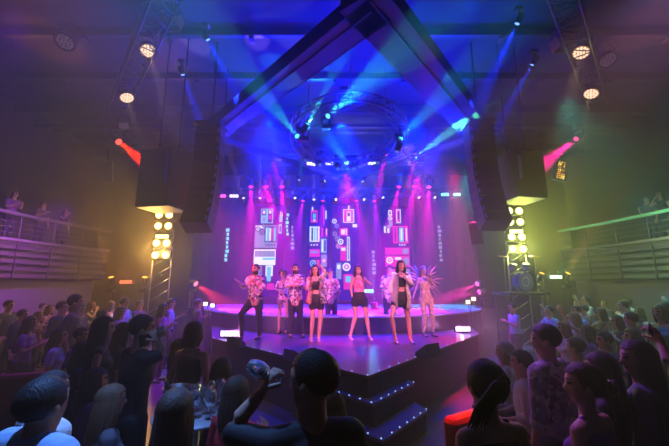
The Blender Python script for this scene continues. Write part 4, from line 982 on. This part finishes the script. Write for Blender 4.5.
# ================================================================ AUDIENCE
def person_at(px, py, hpx, label, look, body=None, arms=('down', 'down'), s=None, sit=None, d=None, wear=None, vox=None, **kw):
    """head centre and head height in the photograph give the place; the body below stands or sits facing `body`"""
    dd = d or .25*F/hpx
    H = atY(px, py, dd); look = V(look); B = V(body if body else (look.x, look.y, 0)); B.z = 0; B.normalize(); r = V((B.y, -B.x, 0))
    if sit is None: sit = H.z < 1.38
    k = s or (1.0 if sit else max(.88, min(1.1, (H.z+.12)/1.75)))
    fem = kw.get('female', False); sw = (.165 if fem else .19)*k; hw = .09*k
    up = V((0, 0, 1)); neckb = H-up*kw.pop('neck', .225)*k-B*.02
    J = {'head': H}
    shz = neckb; J['shL'] = shz-r*sw; J['shR'] = shz+r*sw
    hip = shz-up*.5*k-B*.02
    J['hipL'] = hip-r*hw; J['hipR'] = hip+r*hw
    if sit:
        for q, S_ in ((-1, 'L'), (1, 'R')):
            J['kn'+S_] = J['hip'+S_]+B*.42*k+r*q*.05+up*.02; J['an'+S_] = V((J['kn'+S_].x, J['kn'+S_].y, max(.075, J['kn'+S_].z-.42*k)))
    else:
        for q, S_ in ((-1, 'L'), (1, 'R')):
            J['an'+S_] = V((hip.x, hip.y, .075))+r*q*.11*k; J['kn'+S_] = lerp(J['hip'+S_], J['an'+S_], .5)+B*.03
    hands = kw.pop('hands', {}) or {}
    for q, S_, a in ((-1, 'L', arms[0]), (1, 'R', arms[1])):
        sh = J['sh'+S_]
        if isinstance(a, tuple):   # explicit elbow and wrist, in pixels and depth
            J['el'+S_] = atY(*a[0]); J['ha'+S_] = atY(*a[1])
        elif a == 'down': J['el'+S_] = sh-up*.28*k+r*q*.06*k-B*.02; J['ha'+S_] = J['el'+S_]-up*.24*k+B*.07*k
        elif a == 'lap': J['el'+S_] = sh-up*.26*k+r*q*.05*k; J['ha'+S_] = J['el'+S_]-up*.08*k+B*.24*k-r*q*.08
        elif a == 'front': J['el'+S_] = sh-up*.24*k+r*q*.05*k+B*.06; J['ha'+S_] = J['el'+S_]+up*.12*k+B*.2*k-r*q*.12
        elif a == 'drink': J['el'+S_] = sh-up*.13*k+r*q*.06*k+B*.22*k; J['ha'+S_] = J['head']-up*.12*k+B*.18*k+r*q*.05
        elif a == 'raise': J['el'+S_] = sh+up*.12*k+r*q*.1*k+B*.18*k; J['ha'+S_] = J['el'+S_]+up*.24*k+B*.08*k
    t = figure(J, k, look, label, wear=wear or (('tshirt', BLKF), ('trousers', DKT), ('shoes', SHOE)), vox=vox or (.011 if dd < 3 else .014), hands=hands, loc=(hip.x, hip.y, 0) , **kw)
    if sit:
        bm = NB(); hz = J['hipL'].z-.1*k; 
        g = thing('bar_stool', 'dark stool under the person: '+label[:0]+'seat of '+label, 'stool', (hip.x, hip.y, 0)); g['label'] = 'dark stool seating the '+' '.join(label.split()[:12])
        lathe(bm, [(0, hz-.05), (.17, hz-.05), (.18, hz-.02), (.16, hz), (0, hz)], (0, 0, 0), (0, 0, 1), 18); obj('seat', bm, BLK, g)
        for q in range(4):
            a = R(45+q*90); bm = NB(); tube(bm, [V((math.cos(a)*.12, math.sin(a)*.12, hz-.05)), V((math.cos(a)*.2, math.sin(a)*.2, 0))], .015, 6); obj('leg', bm, BLK, g)
        bm = NB(); tube(bm, [V((math.cos(q*PI/6), math.sin(q*PI/6), 0))*.178+V((0, 0, hz*.3)) for q in range(12)], .008, 6, closed=True); obj('foot_ring', bm, BLK, g)
    return t, J
BLSH = mat('light_blue_shirt', (.35, .5, .75), .8, 0, .2, 40); WHSH = mat('white_shirt', (.75, .75, .78), .8, 0, .2, 40); DKB = mat('navy_cloth', (.03, .04, .09), .8); GRY = mat('grey_cloth', (.12, .11, .13), .85); REDF = mat('red_cloth', (.6, .03, .05), .7); PURP = mat('purple_cloth', (.25, .08, .35), .8); TEAL = mat('teal_cloth', (.08, .35, .4), .8)
PATS = fabric_print('grey_white_print', [(.5, .48, .55), (.12, .1, .16), (.65, .6, .65), (.25, .2, .3), (.4, .35, .4)], 20)
STG = (.12, 1, 0)
TRO = ('trousers', DKT); SHS = ('shoes', SHOE)
person_at(44, 407, 46, 'dark-haired man in pale blue shirt seen from behind at the bottom left corner', (.3, 1, 0), wear=(('shirt', BLSH, 1.9), TRO, SHS), hair=('short', H_BLK), d=1.8, heads=1.1, neck=.185)
person_at(52, 391, 34, 'man in white shirt behind the man at the bottom left corner', (.5, 1, .05), wear=(('shirt', WHSH, 1.9), TRO, SHS), d=2.35)
person_at(112, 402, 25, 'seated woman with light brown hair in front of the standing man in black', (.7, .6, .1), female=True, hair=('long', H_LT, .42), wear=(('tshirt', GRY), TRO, SHS), d=3.0, arms=('lap', 'lap'))
person_at(96, 382, 22, 'seated woman with dark bobbed hair behind the brown-haired one', (.8, .6, 0), female=True, hair=('long', H_BLK, .25), wear=(('tshirt', PURP), TRO, SHS), d=3.7, arms=('lap', 'lap'))
person_at(104, 329, 20, 'standing woman with very long dark hair, left of the man in black', (1, .6, .05), female=True, hair=('long', H_BLK, .62), wear=(('dress', BLKF), SHS), d=4.0)
person_at(124, 333, 19, 'standing woman with dark hair between the long-haired woman and man in black', (1, .7, 0), female=True, hair=('wavy', H_BLK, .45), wear=(('tshirt', GRY), TRO, SHS), d=4.6)
a7, J7 = person_at(143, 330, 25, 'bearded man in black tee shirt drinking from a small glass', (1, .55, .02), body=(.75, .9, 0), beard=True, d=3.4, wear=(('tshirt', BLKF, .7), TRO, SHS), arms=('down', ((164, 353, 3.3), (159, 342, 3.28))), hands={'R': dict(d=(-.6, -.1, 1), n=(-1, .2, .3), curl=55)})
person_at(194, 334, 20, 'standing woman in strappy black top seen from behind', (.25, 1, 0), female=True, hair=('long', H_BRN, .18), wear=(('tank', BLKF), TRO, SHS), d=4.0)
person_at(180, 349, 16, 'woman with face turned right, behind the woman in the strappy top', (1, .3, .1), female=True, hair=('long', H_BLK, .35), wear=(('tshirt', PURP), TRO, SHS), d=5.0)
person_at(222, 372, 22, 'woman with long brown hair between the strappy top and the stage corner', (.4, 1, .05), female=True, hair=('long', H_BRN, .5), wear=(('tshirt', GRY), TRO, SHS), d=3.7)
person_at(176, 414, 42, 'woman with long reddish brown hair at the bottom edge in front of the glasses', (.15, 1, 0), female=True, hair=('long', H_BRN, .45), wear=(('tank', PURP), TRO, SHS), d=2.0, heads=1.05)
person_at(237, 394, 25, 'woman in red top behind the raised arm of the drinking man', (.5, 1, 0), female=True, hair=('long', H_BRN, .3), wear=(('tshirt', REDF), TRO, SHS), d=2.9, arms=('down', 'front'))
a13, J13 = person_at(312, 383, 50, 'big man in dark shirt in the bottom centre lifting a round glass', (-.95, .35, .1), body=(-.35, 1, 0), d=1.75, heads=1.12, wear=(('polo', BLKF, .9), TRO, SHS), hair=('buzz', H_BLK), vox=.009,
    arms=(((228, 432, 1.72), (262, 392, 1.74)), 'down'), hands={'L': dict(d=(.45, .1, .9), n=(.5, .2, .2), curl=72)})
person_at(334, 410, 20, 'child with brown hair half hidden behind the big man in the centre', (.1, 1, .1), female=True, hair=('long', H_BRN, .2), wear=(('tshirt', GRY), TRO, SHS), d=3.0)
person_at(486, 388, 42, 'woman with dark ponytail at the bottom, right of the steps', (-.25, 1, 0), female=True, hair=('pony', H_BLK, .22, (-.13, 0, 0)), wear=(('tank', BLKF), TRO, SHS), d=1.95, heads=1.05, vox=.009)
person_at(504, 352, 18, 'old white-haired man in pale shirt looking towards the stage', (-1, .5, 0), hair=('short', H_WHT), wear=(('polo', WHSH), TRO, SHS), d=4.6, arms=('lap', 'lap'))
person_at(521, 363, 21, 'dark-haired man in white shirt just right of the white-haired man', (-1, .5, 0), hair=('short', H_BLK), wear=(('shirt', WHSH, 1.3), TRO, SHS), d=3.9, arms=('lap', 'lap'))
person_at(545, 341, 27, 'tall standing man in patterned shirt looking left', (-1, .55, -.1), body=(-.6, 1, 0), wear=(('shirt', PATS, 1.3), TRO, SHS), hair=('short', H_BLK), d=3.05)
person_at(583, 386, 37, 'woman with hair in a low bun and an earring at the lower right', (-1, .35, 0), body=(-.6, 1, 0), female=True, skin=SKIN, hair=('bun', H_BRN), wear=(('tank', PURP), TRO, SHS), d=2.2, vox=.009)
person_at(600, 371, 32, 'woman with loose dark hair behind the woman with the bun', (-.8, .8, 0), female=True, hair=('wavy', H_BLK, .5), wear=(('tshirt', BLKF), TRO, SHS), d=2.65)
person_at(637, 360, 32, 'woman with long dark hair and lit blue blouse near the right edge', (-1, .25, -.05), body=(-.8, .7, 0), female=True, hair=('long', H_BLK, .6), wear=(('shirt', DKB, 1.2), TRO, SHS), d=2.6)
b8, J8 = person_at(690, 366, 36, 'person at the right edge holding up a pale phone', (-.6, 1, 0), d=2.35, wear=(('tshirt', BLKF), TRO, SHS), arms=(((674, 372, 2.5), (661, 343, 2.6)), 'down'), hands={'L': dict(d=(-.35, .2, 1), n=(-.7, -.2, -.4), curl=48)})
person_at(660, 313, 12, 'woman in teal top standing at the far right against the wall', (-1, -.2, 0), female=True, hair=('long', H_BRN, .3), wear=(('tank', TEAL), TRO, SHS), d=6.2)
person_at(575, 348, 19, 'dark-haired man seated behind the tall man in patterned shirt', (-.8, .8, 0), hair=('short', H_BLK), wear=(('polo', GRY), TRO, SHS), d=4.6)
person_at(604, 341, 14, 'man in profile behind the women at the right, face turned left', (-1, .2, 0), hair=('short', H_BLK), wear=(('polo', DKB), TRO, SHS), d=5.2)
person_at(632, 337, 13, 'woman with sunglasses pushed up on her head at the right', (-1, .3, 0), female=True, hair=('long', H_BRN, .25), wear=(('tshirt', GRY), TRO, SHS), d=5.6)
person_at(563, 329, 11, 'woman in pale top among the seated spectators at the right', (-1, .2, 0), female=True, hair=('long', H_BRN, .3), wear=(('tshirt', WHSH), TRO, SHS), d=6.6)
person_at(587, 333, 11, 'person in pinkish top, second of the seated spectators at the right', (-1, .4, 0), female=True, hair=('long', H_BLK, .3), wear=(('tshirt', PURP), TRO, SHS), d=6.4)
person_at(76, 303, 12, 'tall man standing out above the crowd at the far left', (1, .5, 0), hair=('short', H_BLK), wear=(('tshirt', GRY), TRO, SHS), d=6.0)
person_at(60, 336, 12, 'woman with pale face in the crowd left of the long-haired woman', (1, .4, 0), female=True, hair=('long', H_BLK, .3), wear=(('tshirt', BLSH), TRO, SHS), d=5.7)
person_at(82, 336, 14, 'man with lit face in the crowd, next to the long-haired woman', (1, .2, 0), hair=('short', H_BLK), wear=(('tshirt', PURP), TRO, SHS), d=5.0)
person_at(84, 352, 16, 'woman with dark hair in front of the lit-faced man at the left', (1, .6, 0), female=True, hair=('long', H_BLK, .35), wear=(('tshirt', DKB), TRO, SHS), d=4.5, arms=('front', 'front'))
# ---- the crowd further back: a few people built once, copied, each turned its own way
TPL = []
tmp_specs = [('m', ('tshirt', GRY), H_BLK, 'short', ('down', 'front'), 'man in grey shirt'), ('f', ('tshirt', PURP), H_BLK, 'long', ('front', 'front'), 'woman with long dark hair'),
             ('m', ('shirt', DKB, 1.5), H_BRN, 'short', ('front', 'down'), 'man in dark long-sleeved shirt'), ('f', ('dress', BLKF), H_BRN, 'long', ('down', 'drink'), 'woman in black dress drinking'),
             ('f', ('tank', WHSH), H_LT, 'wavy', ('raise', 'front'), 'fair-haired woman in white top'), ('m', ('tshirt', BLSH), H_BLK, 'short', ('front', 'down'), 'man in pale blue tee shirt')]
rnd = random.Random(11)
spots_ = []
def crowd(x0, x1, y0, y1, n, md=.5, ok=lambda x, y: True):
    c = 0
    for _ in range(4000):
        x, y = rnd.uniform(x0, x1), rnd.uniform(y0, y1)
        if ok(x, y) and all((x-a)**2+(y-b)**2 > md*md for a, b, _z in spots_): spots_.append((x, y, 0)); c += 1
        if c >= n: break
clear = lambda x, y: math.hypot(x-.3, y-14.5) > 6.2 and not (abs(x-5.9) < 1.2 and y > 9) and not (abs(x+5.8) < 1 and y > 10.5)
crowd(-9.0, -3.7, 5.8, 11.0, 30, .6, clear)
crowd(4.6, 9.2, 5.9, 10.8, 28, .6, clear)
protos = []
for i, (sx_, top_, hm_, hk_, arms_, desc) in enumerate(tmp_specs):
    x, y, _ = spots_[i] if i < 3 else spots_[30+i]
    H_ = V((x, y, 1.62 if sx_ == 'm' else 1.52)); dv = H_-V((0, 0, CAMZ)); 
    f_ = V((math.cos(PITCH)*dv.y+math.sin(PITCH)*dv.z, -math.sin(PITCH)*dv.y+math.cos(PITCH)*dv.z, 0))
    px = 334.5+F*dv.x/f_.x; py = 223-F*f_.y/f_.x
    t, _J = person_at(px, py, 1, 'tmp', (0, 1, 0), d=y, sit=False, arms=arms_, female=sx_ == 'f', hair=(hk_, hm_, .35), wear=(top_, TRO, SHS), vox=.02)
    protos.append((t, desc))
used = {0, 1, 2, 33, 34, 35}
crowd_list = []
for i, (x, y, _) in enumerate(spots_):
    left = x < 0
    side = 'left' if left else 'right'
    if i in used:
        k = i if i < 3 else i-30; t, desc = protos[k]
    else:
        k = rnd.randrange(6); src, desc = protos[k]; t = dup(src, (x, y, 0))
    a = math.atan2(10.0-y, .3-x)-PI/2+rnd.uniform(-.5, .5)
    t.rotation_euler = (0, 0, a); sc = rnd.uniform(.94, 1.06); t.scale = (sc, sc, sc)
    crowd_list.append((t, desc, side, x/y))
NTH = ['first', 'second', 'third', 'fourth', 'fifth', 'sixth', 'seventh', 'eighth', 'ninth', 'tenth', 'eleventh', 'twelfth']
for side in ('left', 'right'):
    for _k, desc in protos:
        same = sorted([c for c in crowd_list if c[1] == desc and c[2] == side], key=lambda c: c[3])
        for i, c in enumerate(same):
            c[0]['label'] = '%s in the %s crowd, %s of these from the left' % (desc, side, NTH[i]) if len(same) > 1 else '%s in the crowd at the %s' % (desc, side)
            c[0]['group'] = '%s, crowd at the %s' % (desc, side)
# people up on the balconies
def leaner(src, px, py, Y, label, rz, zf=3.6):
    p = atY(px, py, Y); t = dup(src, (p.x, p.y, zf), label); t.rotation_euler = (0, 0, rz); t.scale = (.98,)*3
    if 'group' in t: del t['group']
    return t
B = [(-10.55, 9.6, 5, 'man with lit face leaning on the left balcony rail'), (-10.6, 10.7, 1, 'dark-haired woman next to him on the left balcony'), (-11.2, 10.3, 2, 'dim man standing at the back of the left balcony'), (-10.75, 12.0, 0, 'dim man in grey farther along the left balcony'), (-10.9, 13.2, 3, 'dim woman at the far end of the left balcony')]
for x, y, k, lb in B: t = dup(protos[k][0], (x, y, 3.52), lb, rotz=R(-100)); del t['group']
for x, y, k, lb in [(10.7, 9.9, 4, 'fair-haired woman standing on the right balcony'), (10.8, 11.2, 0, 'man in grey standing on the right balcony'), (10.7, 10.6, 3, 'woman in black drinking on the right balcony')]: t = dup(protos[k][0], (x, y, 3.52), lb, rotz=R(100)); del t['group']
# ---- things held and tables
GLASS = bpy.data.materials.new('clear_glass'); n_, l_ = nt(GLASS); b_ = n_['Principled BSDF']; b_.inputs['Base Color'].default_value = (.85, .92, 1, 1); b_.inputs['Roughness'].default_value = .04; b_.inputs['Transmission Weight'].default_value = .85; b_.inputs['IOR'].default_value = 1.45
def goblet(p, d, label, s=1.0, group=None):
    t = thing('balloon_glass', label, 'glass', p, group)
    bm = NB(); lathe(bm, [(.033*s, .095*s), (.05*s, .06*s), (.056*s, .02*s), (.045*s, -.025*s), (.01*s, -.05*s), (.0, -.052*s)], (0, 0, 0), d, 18); lathe(bm, [(.031*s, .094*s), (.047*s, .06*s), (.052*s, .02*s), (.042*s, -.02*s), (0, -.04*s)], (0, 0, 0), d, 18); obj('bowl', bm, GLASS, t)
    bm = NB(); lathe(bm, [(.005*s, -.05*s), (.004*s, -.12*s), (.035*s, -.128*s), (.036*s, -.132*s), (0, -.132*s)], (0, 0, 0), d, 14); obj('stem', bm, GLASS, t)
    bm = NB()
    for q in range(6): box(bm, V((random.uniform(-.02, .02), random.uniform(-.02, .02), random.uniform(-.02, .03)))*s, (.02*s,)*3, Matrix.Rotation(random.uniform(0, 3), 3, 'Z'))
    obj('ice', bm, GLASS, t)
    return t
goblet(atY(262, 372, 1.74), (-.75, .1, .35), 'round balloon glass lifted by the big man in the centre', .8)
def tumbler(p, d, label, group=None, h=.1, r=.032):
    t = thing('tumbler', label, 'glass', p, group); bm = NB(); lathe(bm, [(0, 0), (r*.85, 0), (r, h), (r*.93, h), (r*.8, .012), (0, .012)], (0, 0, 0), d, 16); obj('glass_wall', bm, GLASS, t)
    bm = NB(); lathe(bm, [(0, .013), (r*.8, .013), (r*.87, h*.55), (0, h*.55)], (0, 0, 0), d, 16); obj('drink', bm, mat('drink_amber', (.5, .3, .1), .1), t); return t
tumbler(J7['haR']+V((.03, -.0, .04)), (-.3, 0, 1), 'small glass at the lips of the bearded man in black')
def wphone(p, rot, label):
    t = thing('phone', label, 'phone', p); t.rotation_euler = rot
    bm = NB(); box(bm, (0, 0, 0), (.075, .009, .15), None, 0, .004); obj('body', bm, mat('phone_white', (.75, .7, .7), .3), t)
    bm = NB(); box(bm, (0, -.0052, 0), (.068, .001, .138)); obj('screen', bm, mat('phone_screen', (.02, .02, .03), .1), t)
wphone(J8['haL']+V((-.06, .0, .09)), (R(15), R(-62), R(20)), 'pale phone held up at the right edge')
# bar table with glasses, bucket and bottle
TZ = 1.06; tc = atZ(197, 412, TZ)
t = thing('bar_table', 'round bar table covered in glasses behind the woman with reddish hair', 'table', (tc.x, tc.y, 0))
bm = NB(); lathe(bm, [(0, TZ-.03), (.36, TZ-.03), (.37, TZ-.015), (.36, TZ), (0, TZ)], n=32); obj('table_top', bm, mat('table_white', (.5, .5, .55), .3), t)
bm = NB(); tube(bm, [(0, 0, .02), (0, 0, TZ-.03)], .035, 10); obj('pole', bm, ALU, t)
bm = NB(); lathe(bm, [(0, 0), (.26, 0), (.26, .015), (.05, .03), (0, .03)], n=24); obj('base', bm, ALU, t)
k = 0
for (dx, dy_) in ((.02, -.12), (.1, -.03), (-.03, .03), (.17, -.15), (.2, .06), (.06, .14), (-.08, -.2), (.13, .2), (.25, -.05)):
    goblet(V((tc.x+dx, tc.y+dy_, TZ+.134)), (0, 0, 1), 'stemmed glass standing on the crowded bar table', 1.0, 'stemmed glasses on the bar table')
t = thing('ice_bucket', 'metal ice bucket on the left of the bar table', 'bucket', (tc.x-.2, tc.y+.02, TZ))
bm = NB(); lathe(bm, [(0, 0), (.085, 0), (.12, .2), (.125, .205), (.112, .2), (.08, .012), (0, .012)], n=24); obj('pail', bm, ALU, t)
bm = NB(); tube(bm, [V((math.cos(q*PI/12), math.sin(q*PI/12), 0))*.122+V((0, 0, .2)) for q in range(24)], .006, 6, closed=True); obj('rim', bm, ALU, t)
def bottle(p, d, label, m, s=1.0):
    t = thing('bottle', label, 'bottle', p); bm = NB(); lathe(bm, [(0, 0), (.038*s, 0), (.04*s, .01), (.04*s, .17*s), (.015*s, .23*s), (.013*s, .29*s), (0, .29*s)], (0, 0, 0), d, 16); obj('glass', bm, m, t)
    bm = NB(); lathe(bm, [(.0405*s, .06*s), (.0405*s, .14*s)], (0, 0, 0), d, 16); obj('paper_label', bm, mat('paper', (.6, .55, .45), .7), t)
    bm = NB(); lathe(bm, [(.0145*s, .25*s), (.0145*s, .293*s), (0, .294*s)], (0, 0, 0), d, 12); obj('cap', bm, mat('foil', (.6, .45, .15), .3, .8), t); return t
bottle(V((tc.x-.22, tc.y+.02, TZ+.02)), (-.35, -.1, 1), 'dark bottle leaning in the ice bucket', mat('bottle_dark', (.02, .05, .03), .1))
# red sofa right of the steps, curved booth at the far left
def sofa(name, label, pts, z, h, m):
    c = V((sum(p[0] for p in pts)/len(pts), sum(p[1] for p in pts)/len(pts), 0)); t = thing(name, label, 'sofa', c)
    P = [V((p[0], p[1], 0))-c for p in pts]
    bm = NB()
    for a, b in zip(P, P[1:]):
        d = b-a; box(bm, (a+b)/2+V((0, 0, z/2)), (d.length, .55, z), Matrix.Rotation(math.atan2(d.y, d.x), 3, 'Z'), 0, .04)
    obj('seat', bm, m, t)
    bm = NB()
    for a, b in zip(P, P[1:]):
        d = b-a; n = V((d.y, -d.x, 0)).normalized(); box(bm, (a+b)/2+n*.25+V((0, 0, h/2+.02)), (d.length, .14, h), Matrix.Rotation(math.atan2(d.y, d.x), 3, 'Z'), 0, .05)
    obj('backrest', bm, m, t)

sofa('sofa', 'red padded sofa right of the lowest step, behind the ponytail woman', [(.86, 3.4), (1.4, 3.72)], .42, 1.02, mat('red_leather', (.85, .015, .03), .45))
sofa('booth_seat', 'curved booth seat coloured as if lit red at the far left edge', [(-5.6, 4.2), (-4.7, 4.9), (-3.9, 5.1)], .45, 1.0, mat('leather_lit_red', (.3, .02, .06), .5))  # the red light on the booth is put into its leather colour
# drum kit standing low at the right side
p = atY(523, 284, 10.4); t = thing('drum_kit', 'drum kit with round bass drum below the right lamp tower', 'drums', (p.x, p.y, 0)); t.scale = (.8, .8, 1)
bz = p.z+.15
bm = NB(); box(bm, (0, .3, bz-.44), (1.5, 1.4, .08)); obj('platform', bm, BLKM, t)
for x in (-.68, .68):
    for y in (-.33, .93): bm = NB(); tube(bm, [(x, y, 0), (x, y, bz-.48)], .025, 6); obj('platform_leg', bm, BLKM, t)
bm = NB(); lathe(bm, [(.27, -.2), (.3, -.19), (.3, .19), (.27, .2)], (0, 0, bz-.08), (0, -1, 0), 24); obj('bass_drum_shell', bm, mat('drum_shell', (.1, .1, .3), .3), t)
bm = NB(); lathe(bm, [(0, .201), (.27, .201)], (0, 0, bz-.08), (0, -1, 0), 24); lathe(bm, [(.11, .203), (.15, .203)], (0, 0, bz-.08), (0, -1, 0), 20, 1); obj('bass_drum_head', bm, [mat('drum_skin', (.35, .3, .6), .5), mat('drum_mark', (.7, .7, .9), .5)], t)
for x in (-.45, .45): bm = NB(); lathe(bm, [(0, .08), (.15, .08), (.15, -.1), (0, -.1)], (x*.6, .1, bz+.38), (0, -.3, 1), 16); obj('tom_drum', bm, mat('drum_shell', (0, 0, 0)), t)
for x in (-.6, .6): bm = NB(); lathe(bm, [(0, .03), (.05, .02), (.2, 0)], (x, .1, bz+.7), (0, -.2, 1), 18); tube(bm, [(x, .1, bz-.4), (x, .1, bz+.7)], .01, 6); obj('cymbal', bm, mat('brass', (.6, .4, .12), .3, .9), t)
